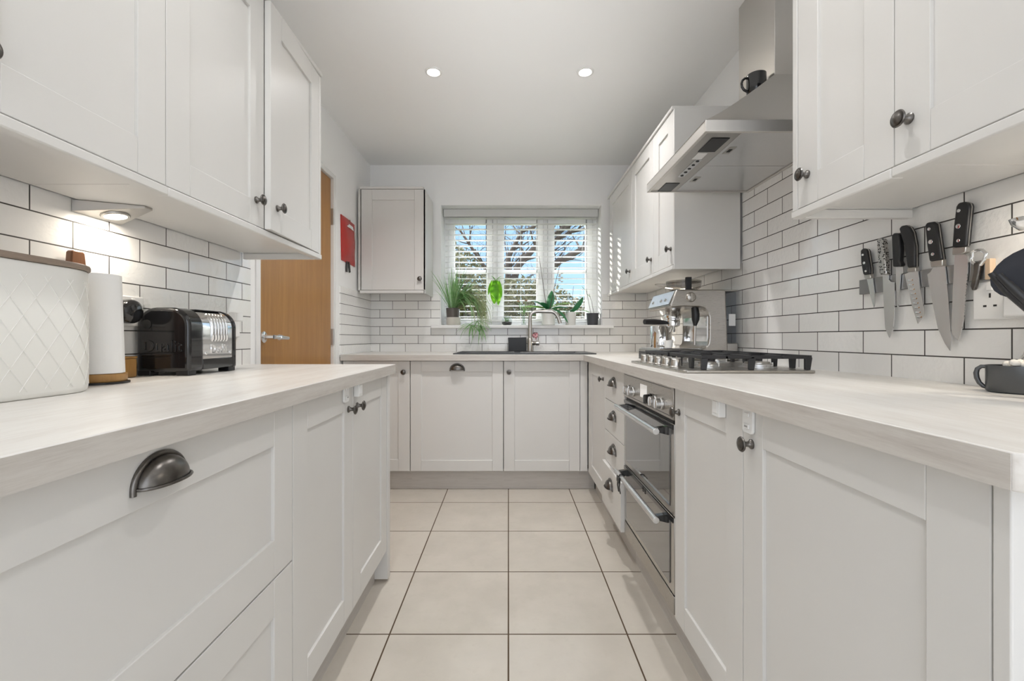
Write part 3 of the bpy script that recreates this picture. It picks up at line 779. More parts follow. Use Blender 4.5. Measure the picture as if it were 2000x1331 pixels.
# kitchen roll
kr = thing('kitchen_roll', 'white paper towel roll on round wooden holder behind bread bin', 'kitchen roll', (-.985,1.070,WZ))
MB().lathe([(.060,0),(.060,.004),(.056,.005)],(0,0,0),'z',36).build('foot', M['black'], kr)
MB().lathe([(.053,.005),(.055,.008),(.055,.022),(.052,.024)],(0,0,0),'z',36).build('holder_base', M['goldwood'], kr)
MB().lathe([(.011,.024),(.011,.2585),(.007,.2595),(0,.2596)],(0,0,0),'z',16).build('dowel', M['goldwood'], kr)
m = MB(); rows=[]
for z,ra in ((.025,.0500),(.26,.0435)):
    rows.append([((ra+.003*(t/44))*math.cos(2*PI*t/40), (ra+.003*(t/44))*math.sin(2*PI*t/40), z) for t in range(-6,42)])
m.grid(rows)
m.lathe([(.018,.025),(.0495,.025),(.0430,.259),(.018,.259),(.018,.025)],(0,0,0),'z',40)
m.build('paper', M['paper'], kr)
# chopping board leaning behind the bin
cb = thing('chopping_board', 'brown wooden board with handle sticking up behind the bread bin lid', 'chopping board', (-1.061,1.0,WZ))
m = MB(); m.box(-.008,.008,-.10,.13,0,.215); m.prism([(.070,.215),(.125,.215),(.113,.318),(.109,.323),(.083,.323),(.079,.318)],'x',-.008,.008)
o = m.build('board', M['walnut'], cb, (0,0,.0), (0,math.radians(-.5),0), bevel=.003)
# golden block
gb = thing('wooden_box', 'small golden wooden block between kitchen roll and black toaster', 'box', (-1.057,1.215,WZ))
m = MB(); m.box(-.019,.019,-.032,.032,0,.052); m.build('box_body', M['goldwood'], gb, bevel=.003)
MB().box(-.020,.020,-.033,.033,.0525,.058).build('box_lid', M['goldwood'], gb, bevel=.002)
# toaster
to = thing('toaster', 'black and chrome toaster with raised lettering on the left worktop', 'toaster', (-.992,1.390,WZ)); to.scale = (1,.83,1)
def tprof(hw, z0, z1, r): return [(-hw,z0),(hw,z0)]+arc(hw-r,z1-r,r,0,90,8)+arc(-hw+r,z1-r,r,90,180,8)
TW,TL,TH = .074,.135,.197
m = MB(); m.prism(tprof(TW,.045,TH-.002,.055),'y',-.060,.118)
m.build('chrome_body', M['chrome'], to)
def endcap(y0,y1):
    m = MB()
    out = tprof(TW+.003,.010,TH,.055)
    m.prism(out,'y',y0,y1)
    return m
endcap(-TL,-.058).build('end_casing', M['blackgloss'], to, bevel=.012, seg=4)
endcap(.108,TL).build('end_casing', M['blackgloss'], to, bevel=.008, seg=3)
MB().box(-TW-.002,TW+.002,-.062,.112,.014,.046).build('skirt', M['blackgloss'], to, bevel=.003)
for sx in (-1,1):
    for sy in (-1,1):
        MB().box(sx*.055-.018,sx*.055+.018,sy*.112-.02,sy*.112+.02,0,.016).build('foot', M['black'], to, bevel=.002)
m = MB()
for k in range(6):
    yy = -.010+.0165*k
    m.tube([(TW-.0005,yy,.098),(TW+.0015,yy,.104),(TW+.0015,yy,.135)]+[(TW-.055+.0565*math.cos(a),yy,TH-.057+.0565*math.sin(a)) for a in (.2,.45,.7,.9)],[.0015]+[.004]*5+[.0015],8)
m.build('ribs', M['chrome'], to)
m = MB()
for k in range(5): m.box(TW-.0008,TW+.0006,-.010+.0165*k+.0065,-.010+.0165*k+.010,.100,.118)
m.build('vent_slots', M['hole'], to)
m = MB()
for x in (-.03,.03): m.box(x-.013,x+.013,-.045,.10,TH-.004,TH-.0015)
m.build('bread_slot', M['hole'], to)
m = MB().lathe([(.013,-.0005),(.013,-.003),(.009,-.004),(0,-.004)],(-.044,-TL,.148),'y',20); m.build('timer_knob', M['hole'], to)
m = MB()
for yy in (-.043,.098): m.lathe([(.0045,0),(.0045,.0012),(.003,.002),(0,.002)],(TW,yy,.062),'x',12)
m.build('screw', M['chrome'], to)
def text_mesh(body, size, extrude, bevel):
    cu = bpy.data.curves.new('lettering','FONT'); cu.body = body; cu.size = size; cu.extrude = extrude; cu.bevel_depth = bevel; cu.bevel_resolution = 1; cu.align_x = 'CENTER'
    o = bpy.data.objects.new('lettering_tmp', cu); COL.objects.link(o)
    bpy.context.view_layer.update()
    me = bpy.data.meshes.new_from_object(o.evaluated_get(bpy.context.evaluated_depsgraph_get()))
    bpy.data.objects.remove(o); bpy.data.curves.remove(cu)
    me.name = 'lettering'; return me
me = text_mesh('Dualit', .040, .0015, .0009); me.materials.append(M['chrome'])
link(me, 'lettering', to, (TW+.0006,.030,.062), (PI/2,0,PI/2))
me = text_mesh('Dualit', .046, .0018, .0011); me.materials.append(M['blackgloss'])
link(me, 'lettering', to, (0,-TL-.0006,.070), (PI/2,0,0))
# sockets left
def socket(label, X, Y, z, rz, w=.146, holes=(), extra=None):
    t = thing('wall_socket', label, 'socket', (X,Y,z), rz)
    MB().box(-w/2,w/2,-.010,0,-.043,.043).build('socket_plate', M['plastic'], t, bevel=.003)
    for hx_ in holes:
        m = MB(); m.box(hx_-.002,hx_+.002,-.0104,-.0098,.006,.016); m.box(hx_-.014,hx_-.007,-.0104,-.0098,-.014,-.010); m.box(hx_+.007,hx_+.014,-.0104,-.0098,-.014,-.010)
        m.build('pin_holes', M['hole'], t)
        MB().box(hx_-.006,hx_+.006,-.0125,-.0100,.022,.036).build('rocker', M['plastic'], t, bevel=.001)
    return t
socket('white double socket on left tiles behind the toaster, black dome plugged in', XL, 1.235, 1.075, RL, .146, (.036,))
sp = thing('smart_speaker', 'round glossy black gadget plugged into the left wall socket', 'speaker', (XL+.0105,1.225,1.072), RL)
MB().box(-.022,.022,-.022,0,-.026,.03).build('plug_block', M['blackgloss'], sp, bevel=.005)
MB().lathe([(.031,-.012),(.033,-.016),(.033,-.036),(.030,-.043),(.020,-.048),(0,-.050)],(0,0,.0),'y',32).build('dome', M['blackgloss'], sp)
socket('white socket on left tiles between toaster and door frame', XL, 1.735, 1.045, RL, .086, (.0,))
pl = thing('plug', 'white plug pushed into the socket beyond the toaster', 'plug', (XL+.0128,1.722,1.075), RL)
MB().box(-.024,.024,-.030,0,-.012,.022).build('plug_top', M['plastic'], pl, bevel=.004)

# ------------------------------------------------------------------ coffee machine
cf = thing('coffee_machine', 'stainless espresso machine with bean hopper in the right corner behind hob', 'coffee machine', (.86,2.21,WZ))
ox, oz = .86, WZ
def P2(l): return [(x-ox, z-oz) for x,z in l]
prof = [(.773,1.222),(.990,1.222),(1.000,1.216),(1.012,.896),(.70,.896),(.692,.902),(.692,.945),(.885,.945),(.906,.953),(.920,.972),(.924,1.0),(.924,1.095),(.917,1.118),(.900,1.135),(.875,1.143),(.80,1.143),(.752,1.138),(.741,1.147)]
m = MB().prism(P2(prof),'y',-.160,.160); m.build('housing', M['brushx'], cf, bevel=.006, seg=3)
# front control fascia on the slanting face
m = MB(); a = Vector((.7395-ox,0,1.149-oz)); b = Vector((.7715-ox,0,1.221-oz)); n = Vector((-(b-a).z,0,(b-a).x)).normalized()
a2 = a+(b-a)*.08; b2 = a+(b-a)*.93
m.add([a2+Vector((0,-.148,0)),b2+Vector((0,-.148,0)),b2+Vector((0,.148,0)),a2+Vector((0,.148,0))]+[q+n*.0025 for q in (a2+Vector((0,-.148,0)),b2+Vector((0,-.148,0)),b2+Vector((0,.148,0)),a2+Vector((0,.148,0)))],[(0,1,2,3),(7,6,5,4),(0,4,5,1),(1,5,6,2),(2,6,7,3),(3,7,4,0)])
fa = m.build('fascia', M['alubar'], cf)
ctr = (a2*.62+b2*.38)+n*.0028
for yy in (.10,-.02,-.08):
    MB().lathe([(.007,0),(.007,.004),(.005,.005),(0,.005)],(0,0,0),'z',14).build('button', M['steel'], fa, ctr+Vector((0,yy,0)), (0,math.atan2(n.x,n.z),0))
dl = MB().lathe([(.023,0),(.023,-.004),(.0205,-.006),(.020,-.010),(.018,-.012),(0,-.012)],(.838-ox,-.1601,1.186-oz),'y',32).build('steam_dial', M['brushx'], cf)
MB().box(.838-ox-.0025,.838-ox+.0025,-.160-.0145,-.160-.0118,1.186-oz-.018,1.186-oz+.018).build('dial_mark', M['steel'], dl)
MB().box(.70-ox,.885-ox,-.148,.148,.9455-oz,.951-oz).build('drip_grid', M['chrome'], cf, bevel=.001)
MB().box(.690-ox,.70-ox,-.15,.15,.898-oz,.930-oz).build('drip_tray', M['black'], cf)
MB().box(.9215-ox,.9265-ox,-.14,.14,.955-oz,1.10-oz).build('backplate', M['chrome'], cf)
m = MB().lathe([(.036,1.1435-oz),(.036,1.120-oz),(.040,1.116-oz),(.040,1.098-oz),(.034,1.094-oz),(.034,1.088-oz)],(.822-ox,0.02,0),'z',28); m.build('group_head', M['chrome'], cf)
pf = MB().lathe([(.033,1.0875-oz),(.035,1.083-oz),(.033,1.060-oz),(.020,1.052-oz),(0,1.052-oz)],(.822-ox,.02,0),'z',24)
pf.tube([(.822-ox,.01,1.055-oz),(.822-ox,.0,1.040-oz),(.818-ox,-.008,1.030-oz)],.006,8); pf.tube([(.822-ox,.03,1.055-oz),(.822-ox,.04,1.040-oz),(.818-ox,.048,1.030-oz)],.006,8)
pf = pf.build('portafilter', M['chrome'], cf)
MB().tube([(.786-ox,.015,1.075-oz),(.755-ox,.008,1.077-oz),(.72-ox,-.005,1.078-oz),(.668-ox,-.02,1.078-oz)],[.009,.013,.0145,.013],12).build('handle', M['black'], pf)
sw = MB().tube([(.875-ox,-.115,1.142-oz),(.878-ox,-.118,1.11-oz),(.878-ox,-.118,1.085-oz),(.874-ox,-.120,1.055-oz)],[.016,.018,.017,.007],12).build('steam_wand', M['black'], cf)
MB().tube([(.874-ox,-.120,1.058-oz),(.872-ox,-.122,1.0-oz),(.872-ox,-.122,.966-oz)],[.0055,.005,.006],10).build('wand_tube', M['steel'], sw)
tk = MB().box(1.012-ox,1.062-ox,-.135,.135,.975-oz,1.215-oz).build('water_tank', M['tank'], cf, bevel=.006)
MB().box(1.025-ox,1.056-ox,-.1362,-.1352,1.055-oz,1.11-oz).build('tank_label', M['plastic'], tk)
MB().box(1.010-ox,1.066-ox,-.140,.140,.8960-oz,.974-oz).build('tank_base', M['steel'], cf, bevel=.003)
MB().box(.99-ox,1.066-ox,-.14,.14,1.2155-oz,1.223-oz).build('tank_lid', M['brushx'], cf, bevel=.002)
hp = MB().lathe([(.060,1.2225-oz),(.064,1.236-oz),(.080,1.246-oz),(.083,1.27-oz),(.080,1.272-oz)],(.868-ox,.0,0),'z',32).build('bean_hopper', M['smoke'], cf)
MB().lathe([(.0835,1.2725-oz),(.0835,1.279-oz),(.07,1.281-oz),(0,1.281-oz)],(.868-ox,0,0),'z',32).build('hopper_lid', M['smoke'], hp)
MB().box(.842-ox,.868-ox,-.100,-.084,1.224-oz,1.288-oz).build('hopper_catch', M['black'], hp, bevel=.002)
MB().lathe([(.055,1.2227-oz),(.058,1.235-oz),(0,1.236-oz)],(.868-ox,0,0),'z',28).build('coffee_beans', M['soil'], hp)
MB().box(-.168,-.125,-.158,.158,0,.0055).build('foot', M['black'], cf); MB().box(.10,.145,-.158,.158,0,.0055).build('foot', M['black'], cf)
cn = thing('canister', 'tall polished steel canister standing behind the coffee machine front', 'canister', (.855,2.50,WZ))
MB().lathe([(.056,0),(.058,.003),(.058,.172),(.054,.176),(.052,.176),(.052,.165)],(0,0,0),'z',36).build('canister_body', M['chrome'], cn)
ec = thing('espresso_cup', 'small white cup on the drip grid of the coffee machine', 'cup', (.775,2.16,.9515))
MB().lathe([(0,.0),(.016,0),(.018,.004),(.022,.036),(.020,.036),(.016,.006),(0,.005)],(0,0,0),'z',20).build('cup_body', M['whitepot'], ec)
MB().tube([(-.021,0,.030),(-.032,0,.028),(-.032,0,.014),(-.019,0,.010)],.0025,6).build('handle', M['whitepot'], ec)

# ------------------------------------------------------------------ knives
ks = thing('magnetic_strip', 'brushed steel magnetic strip on the right tiles holding six knives', 'knife rack', (XR,1.18,1.153))
MB().box(-.012,0,-.18,.178,-.022,.022).build('strip', M['strip'], ks, bevel=.001)
MB().box(-.013,0,-.192,-.181,-.023,.023).build('end_cap', M['palewood'], ks, bevel=.001)
paring_handle = [(1.3392, 1.2624), (1.3304, 1.2669), (1.3189, 1.2631), (1.3144, 1.2557), (1.3045, 1.2033), (1.3045, 1.1861), (1.329, 1.187), (1.3374, 1.2232)]
paring_bol = [(1.329, 1.187), (1.3045, 1.1861), (1.3032, 1.1744), (1.3244, 1.1743)]
paring_blade = [(1.3244, 1.1743), (1.3032, 1.1744), (1.301, 1.1597), (1.2966, 1.1305), (1.2952, 1.1018), (1.2992, 1.0871), (1.3099, 1.1174), (1.3189, 1.1546)]
global_handle = [(1.2801, 1.2808), (1.2741, 1.284), (1.2602, 1.2799), (1.2573, 1.2741), (1.2491, 1.1947), (1.2479, 1.1773), (1.2686, 1.1785), (1.2741, 1.1986)]
global_blade = [(1.2686, 1.1802), (1.2479, 1.1773), (1.2491, 1.1637), (1.2418, 1.1559), (1.2286, 1.1522), (1.231, 1.056), (1.2346, 1.0221), (1.2467, 0.9996), (1.2602, 1.0278), (1.2656, 1.11)]
steak_handle = [(1.231, 1.2819), (1.2239, 1.2877), (1.2111, 1.2837), (1.2065, 1.2763), (1.2035, 1.2374), (1.2058, 1.2079), (1.2008, 1.1988), (1.2027, 1.1915), (1.2267, 1.1946), (1.2278, 1.2185)]
steak_blade = [(1.2247, 1.1943), (1.2027, 1.1915), (1.202, 1.1741), (1.2103, 1.172), (1.2123, 1.1488), (1.2181, 1.084), (1.2212, 1.0832), (1.2251, 1.1572)]
sant_handle = [(1.2073, 1.2948), (1.2008, 1.3015), (1.1878, 1.2999), (1.1768, 1.2922), (1.1678, 1.2755), (1.1607, 1.2386), (1.1604, 1.1841), (1.1823, 1.1856), (1.1915, 1.2449)]
sant_bol = [(1.1823, 1.1856), (1.1604, 1.1841), (1.159, 1.1727), (1.1841, 1.1741)]
sant_blade = [(1.1841, 1.1741), (1.159, 1.1727), (1.1537, 1.1289), (1.1423, 1.074), (1.1434, 1.0567), (1.1604, 1.0368), (1.1768, 1.086), (1.1915, 1.1463), (1.1978, 1.1702)]
chef_handle = [(1.1322, 1.2858), (1.1265, 1.2913), (1.1102, 1.2889), (1.1015, 1.2811), (1.0943, 1.231), (1.088, 1.1906), (1.1202, 1.1916), (1.1265, 1.2316)]
chef_bol = [(1.1202, 1.1916), (1.088, 1.1906), (1.0877, 1.1756), (1.1176, 1.1767)]
chef_blade = [(1.1176, 1.1767), (1.0877, 1.1756), (1.0804, 1.1088), (1.0737, 1.0192), (1.0707, 0.9955), (1.0749, 0.9682), (1.088, 0.9864), (1.1053, 1.0228), (1.1216, 1.0974), (1.1295, 1.1387), (1.1332, 1.161), (1.1249, 1.1654)]
bread_handle = [(1.0536, 1.3096), (1.0478, 1.3172), (1.035, 1.3156), (1.0247, 1.3091), (1.0226, 1.3005), (1.0281, 1.2454), (1.0308, 1.2119), (1.0629, 1.215), (1.0594, 1.2645)]
bread_bol = [(1.0629, 1.215), (1.0322, 1.2108), (1.0331, 1.1981), (1.0421, 1.1955), (1.0638, 1.1975)]
bread_blade = [(1.0638, 1.1975), (1.0421, 1.1955), (1.0331, 1.1895), (1.0336, 1.1497), (1.0421, 1.0474), (1.0478, 1.0187), (1.0547, 0.9927), (1.0668, 1.0044), (1.0719, 1.0162), (1.0683, 1.1135)]
KX = XR-.0135     # back plane of the blades (touching the strip)
def knife(label, handle, bol, blade, rivets=(), serr=False, dimples=(), steelhandle=False):
    cy = sum(p[0] for p in blade)/len(blade); cz = sum(p[1] for p in blade)/len(blade)
    t = thing('kitchen_knife', label, 'knife', (KX,cy,cz), 0, 'knives on the magnetic strip')
    L_ = lambda l: [(y-cy, z-cz) for y,z in l]
    if serr:
        bl2 = []
        e0, e1 = blade[3], blade[4]
        for p in blade:
            bl2.append(p)
            if p == e0:
                for k in range(1,30):
                    f = k/30; bl2.append((e0[0]+(e1[0]-e0[0])*f+(.0016 if k%2 else -.0004), e0[1]+(e1[1]-e0[1])*f))
        blade = bl2
    MB().prism(L_(blade),'x',-.0022,0).build('blade', M['blade'], t)
    if bol: MB().prism(L_(bol),'x',-.0085,.003).build('bolster', M['steel'], t, bevel=.0015)
    h = MB().prism(L_(handle),'x',-.0105,.0045).build('handle', M['dimpled'] if steelhandle else M['black'], t, bevel=.004, seg=3)
    if not steelhandle and bol:
        c = [(sum(p[0] for p in handle)/len(handle)-cy, sum(p[1] for p in handle)/len(handle)-cz)]
        MB().prism([(c[0][0]+(y-c[0][0])*1.012, c[0][1]+(z-c[0][1])*1.004) for y,z in L_(handle)],'x',-.0042,-.0018).build('tang', M['steel'], h)
    for (y,z,r) in rivets:
        MB().lathe([(r,-.0104),(r*.9,-.0112),(0,-.0114)],(0,y-cy,z-cz),'x',16).build('rivet', M['chrome'], h)
    if dimples:
        m = MB()
        for (y,z) in dimples: m.lathe([(.008,-.0022),(.006,-.0026),(0,-.0027)],(0,y-cy,z-cz),'x',14,1,.42)
        m.build('dimples', M['chrome'], t)
t = NT('dimpled_steel'); t.p.inputs['Metallic'].default_value = 1; t.p.inputs['Roughness'].default_value = .3
vo = t.node('ShaderNodeTexVoronoi'); t.l(t.coords((1,1,1)), vo.inputs['Vector']); vo.inputs['Scale'].default_value = 190
t.l(t.ramp(vo.outputs['Distance'], [(.30,(.03,.03,.03)),(.48,(.55,.54,.52))]), t.p.inputs['Base Color']); M['dimpled'] = t.m
knife('smallest knife, black riveted handle and short pointed blade, leftmost on the strip', paring_handle, paring_bol, paring_blade, [(1.329,1.247,.0036),(1.3245,1.222,.0042),(1.3185,1.197,.0036)])
knife('all-steel knife with black-dimpled metal handle and broad blade', global_handle, None, global_blade, steelhandle=True)
knife('slim black-handled knife with very thin blade between steel knife and santoku', steak_handle, None, steak_blade)
knife('knife with curved plain black handle and row of oval hollows along blade', sant_handle, sant_bol, sant_blade, dimples=[(1.1812, 1.1525), (1.179, 1.1399), (1.1761, 1.1275), (1.1725, 1.1158), (1.1689, 1.1025), (1.1653, 1.0903), (1.1621, 1.0782), (1.159, 1.0655), (1.1555, 1.0535)])
knife('large chef knife with riveted black handle and broad pointed blade', chef_handle, chef_bol, chef_blade, [(1.120,1.273,.0042),(1.116,1.240,.0058),(1.1105,1.208,.0042)])
knife('serrated bread knife with riveted black handle, nearest and highest on the strip', bread_handle, bread_bol, bread_blade, [(1.046,1.298,.0042),(1.0475,1.262,.0058),(1.047,1.228,.0042)], serr=True)
bo = thing('bottle_opener', 'bottle opener with open chrome loop hanging right of the bread knife', 'bottle opener', (XR-.0175,1.005,1.168))
lp = [(1.0201,1.1829),(1.0212,1.1958),(1.010,1.198),(.9998,1.1963),(.9908,1.1868),(.9946,1.1751),(1.002,1.164),(1.0144,1.1651),(1.0226,1.1749),(1.0231,1.1829)]
MB().tube([(0,y-1.005,z-1.168) for y,z in lp],.0038,8).build('loop', M['chrome'], bo)
MB().prism([(y-1.005,z-1.168) for y,z in ((1.0015,1.170),(1.0155,1.170),(1.0165,1.150),(1.0225,1.118),(1.0195,1.108),(1.0135,1.109),(1.0105,1.118),(1.0040,1.150))],'x',-.004,.0035).build('handle', M['pewter'], bo, bevel=.002)
# right sockets
socket('white double socket on the right tiles under the knife strip end', XR, .955, 1.083, RR, .146, (-.036,))
ch = thing('phone_charger', 'white plug-in charger in the right socket with its cable', 'charger', (XR-.0105,.918,1.080), RR)
MB().box(-.024,.024,-.028,0,-.037,.037).build('charger_body', M['plastic'], ch, bevel=.005)
MB().tube([(.012,-.015,-.036),(.013,-.016,-.055),(.020,-.02,-.085),(.020,-.03,-.115),(.012,-.045,-.138),(.012,-.075,-.143)],.0025,8).build('cable', M['cable'], ch)
# dark mug at right edge
mg = thing('mug', 'low dark metal mug of coffee at the right edge of the worktop', 'mug', (1.016,.888,WZ), -.85)
MB().lathe([(0,0),(.043,0),(.046,.003),(.046,.054),(.0435,.054),(.0435,.02),(0,.02)],(0,0,0),'z',40).build('mug_body', M['darkmug'], mg)
MB().tube([(-.043,0,.050),(-.051,0,.050),(-.0565,0,.045),(-.0585,0,.036),(-.0575,0,.026),(-.054,0,.016),(-.048,0,.009),(-.043,0,.007)],[.004,.004,.0042,.0045,.0045,.0042,.004,.004],10).build('handle', M['darkmug'], mg)
MB().lathe([(.0432,.048),(0,.048)],(0,0,0),'z',36).build('coffee', M['coffee'], mg)
m = MB()
for k in range(14):
    a = RND.random()*6.28; r = RND.random()*.018
    m.lathe([(0,-.006),(.006,-.003),(.007,.002),(.004,.007),(0,.008)],(-.002+r*math.cos(a),-.018+r*math.sin(a),.053+RND.random()*.007),'z',8)
m.build('froth', M['cream'], mg)

# utensils in a pot beyond the right edge
up = thing('utensil_pot', 'grey utensil pot just past the right edge holding the spatula and spoons', 'pot', (1.012,.735,WZ))
MB().lathe([(0,0),(.052,0),(.056,.004),(.056,.15),(.052,.15),(.052,.006),(0,.006)],(0,0,0),'z',32).build('pot_body', M['darkmug'], up)
def ut(name, label, cat, head, base=(1.012,.735,.905)): return thing(name, label, cat, base), Vector(base)
t,b = ut('spatula', 'broad dark navy spatula leaning out at the right photo edge', 'spatula', None)
m = MB(); c = Vector((.935,.795,1.118))-b
hp_ = []
ux = Vector((.35,-.55,.42)).normalized(); vx = ux.cross(Vector((-.7,-.7,.1))).normalized(); nn = ux.cross(vx)
rows=[[],[]]
for i in range(25):
    a = 2*PI*i/24; rx = .056*math.cos(a); ry = .043*math.sin(a)
    rows[0].append(c+ux*rx+vx*ry+nn*.002); rows[1].append(c+ux*rx+vx*ry-nn*.002)
m.add(rows[0][:24]+rows[1][:24],[tuple(range(24)),tuple(range(47,23,-1))]+[(i,(i+1)%24,24+(i+1)%24,24+i) for i in range(24)])
m.build('blade', M['navy'], t)
MB().tube([c+ux*.045,Vector((.03,.01,.16)),Vector((.02,-.01,.05)),Vector((.0,-.0,-.004))],[.006,.007,.006,.006],8).build('handle', M['black'], t)
t,b = ut('serving_spoon', 'polished steel ladle head at the top of the right-edge utensils', 'ladle', None)
c = Vector((.940,.80,1.212))-b
m = MB().lathe([(0,-.020),(.016,-.017),(.026,-.006),(.029,.004),(.027,.004),(.022,-.004),(.014,-.014),(0,-.017)],tuple(c),'z',24); m.build('bowl', M['chrome'], t)
MB().tube([c+Vector((.028,-.008,.003)),Vector((.03,-.02,.16)),Vector((-.005,.005,.02)),Vector((-.012,.012,-.004))],[.004,.004,.005,.005],8).build('handle', M['steel'], t)
t,b = ut('tongs', 'black nylon tongs slanting down in front of the navy spatula', 'tongs', None)
p0 = Vector((.868,.79,1.112))-b; p1 = Vector((.905,.755,1.035))-b
for off in (0,.012):
    MB().tube([p0+Vector((0,off,off*.4)),p0*.66+p1*.34+Vector((0,off,0)),p1+Vector((0,off*.6,0)),Vector((-.03+off,.0,.05)),Vector((.02,.02*(-1 if off else 1),-.002))],[.005,.007,.0065,.006,.005],8).build('arm', M['black'], t)
t,b = ut('wooden_spoon', 'pale wooden spoon head behind the navy spatula at the right edge', 'wooden spoon', None)
m = MB(); c = Vector((.955,.835,1.125))-b
m.lathe([(0,-.03),(.014,-.022),(.02,0),(.014,.022),(0,.03)],tuple(c),'z',16,1,.4)
m.build('spoon_head', M['palewood'], t)
MB().tube([c+Vector((0,0,-.025)),Vector((-.015,.035,.09)),Vector((-.01,.02,.0))],[.006,.006,.006],8).build('handle', M['palewood'], t)

# ------------------------------------------------------------------ plants on the sill
SZ = WZ0+.0005
def blade(m, base, az, length, width, lift, droop, n=10, fold=.25):
    p = Vector(base); d = Vector((math.cos(az)*math.cos(lift), math.sin(az)*math.cos(lift), math.sin(lift)))
    st = length/n; rows = []
    side = Vector((-math.sin(az), math.cos(az), 0))
    for i in range(n+1):
        f = i/n; w = width*(.55+.9*f if f < .35 else .865*(1-((f-.35)/.65)**2)+.02)
        nrm = d.cross(side)
        rows.append([p-side*w*.5-nrm*w*fold, p.copy(), p+side*w*.5-nrm*w*fold])
        p = p + d*st; d = (d + Vector((0,0,-1))*droop*(st/.03)*(.35+f)).normalized()
    m.grid(rows)
def lathe_pot(r0, r1, h, wall=.004): return [(0,0),(r0,0),(r1,h),(r1-wall,h),(r0-wall,wall),(0,wall)]
sp = thing('spider_plant', 'bushy spider plant in taupe pot drooping over the sill end left', 'plant', (-.435,3.535,SZ))
MB().lathe([(0,0),(.050,0),(.056,.006),(.056,.062),(.052,.062),(.050,.01),(0,.01)],(0,0,0),'z',28).build('outer_pot', M['creampot'], sp)
MB().lathe([(0,.011),(.044,.011),(.053,.135),(.049,.135),(.047,.12),(0,.12)],(-.006,0,0),'z',28).build('inner_pot', M['taupepot'], sp)
m = MB()
for k in range(55):
    az = RND.uniform(-PI+.25,.2); blade(m, (-.006+.02*math.cos(az),.02*math.sin(az),.122), az, RND.uniform(.20,.36), RND.uniform(.009,.014), RND.uniform(1.0,1.5), RND.uniform(.05,.16))
for k in range(80):
    az = RND.uniform(-1.2,.1); blade(m, (.01,-.015,.124), az, RND.uniform(.22,.40), RND.uniform(.009,.014), RND.uniform(.6,1.25), RND.uniform(.22,.50))
m.build('foliage', M['spider'], sp)
m = MB()
for k in range(130):
    az = RND.uniform(-.62,.06); blade(m, (.03+RND.uniform(-.01,.05),-.02,.128), az, RND.uniform(.26,.50), RND.uniform(.007,.011), RND.uniform(.75,1.3), RND.uniform(.35,.75), 14)
m.build('striped_foliage', M['variegated'], sp)
m = MB()
for (x,z) in ((.155,.0),(.20,.03),(.225,-.01)):
    m.tube([(.03,-.02,.14),(.10,-.06,.25),(x,-.10,.17),(x,-.115,z)],.0016,5)
    for k in range(14): blade(m, (x,-.117,z), RND.uniform(-PI,0), RND.uniform(.07,.19), .010, RND.uniform(-1.1,.3), RND.uniform(.25,.6))
m.build('plantlets', M['spider'], sp)

hg = thing('hanging_plant', 'bright green hanging leaves in front of the window post left of centre', 'plant', (-.103,3.585,WZ0+.27))
m = MB()
for k,(dx,L_,w,rx) in enumerate(((-.018,.185,.055,.0),(.012,.20,.06,.1),(-.004,.19,.07,-.05),(.028,.14,.03,.2),(-.03,.12,.025,-.3))):
    rows=[]
    for i in range(13):
        f=i/12; wd = w*math.sin(PI*min(1,(f*.96+.03)))**.8
        y = -.012*math.sin(PI*f)-.004*k+.008; zz = .095-L_*f
        rows.append([(dx+rx*.1*f-wd/2,y+.006,zz),(dx+rx*.1*f,y-.003,zz-.002),(dx+rx*.1*f+wd/2,y+.006,zz)])
    m.grid(rows)
m.build('leaves', M['bright'], hg)
m = MB()
for a in (.3,1.2,2.6): blade(m,(0,-.005,.09),a-2.2,.11,.012,.5,.3)
m.build('small_leaves', M['spider'], hg)
MB().tube([(0,0,.09),(0,0,.40),(0,.02,.606)],.0005,5).build('thread', M['pvc'], hg)

jr = thing('glass_jar', 'small glass jar of dark pebbles on the sill left of the tap', 'jar', (-.012,3.54,SZ))
MB().lathe([(0,0),(.030,0),(.041,.012),(.043,.03),(.036,.055),(.026,.068),(.030,.075)],(0,0,0),'z',28).build('jar_glass', M['jar'], jr)
MB().lathe([(0,.002),(.029,.002),(.039,.013),(.040,.026),(0,.031)],(0,0,0),'z',24).build('pebbles', M['granule'], jr)
m = MB()
for k in range(9): m.tube([(.012*math.cos(k*.7),.012*math.sin(k*.7),.028),(.016*math.cos(k*.7+.4),.016*math.sin(k*.7+.4),.06)],[.003,.0015],5)
m.build('succulent', M['spider'], jr)

vs_ = thing('bud_vase', 'slim clear vase with two pale flowers on the sill', 'vase', (.122,3.545,SZ))
MB().lathe([(0,0),(.018,0),(.020,.006),(.017,.03),(.010,.06),(.009,.085),(.012,.095)],(0,0,0),'z',20).build('vase_glass', M['jar'], vs_)
m = MB(); tips = [(-.045,0,.185),(.018,-.006,.19)]
for x,y,z in tips: m.tube([(0,0,.01),(x*.3,y*.3,.09),(x,y,z)],.002,5)
for k in range(15): blade(m,(0,0,.08+RND.uniform(0,.04)),RND.uniform(0,2*PI),RND.uniform(.06,.14),.006,RND.uniform(.3,1.2),RND.uniform(.02,.2),6)
m.build('stems', M['spider'], vs_)
for x,y,z in tips:
    m = MB()
    for k in range(16):
        a = k*2.4; r = .006+.011*(k/16); blade(m,(x,y,z),a,.02,.009,1.2-.9*k/16,.05,4)
    m.build('flower_head', M['petal'], vs_)

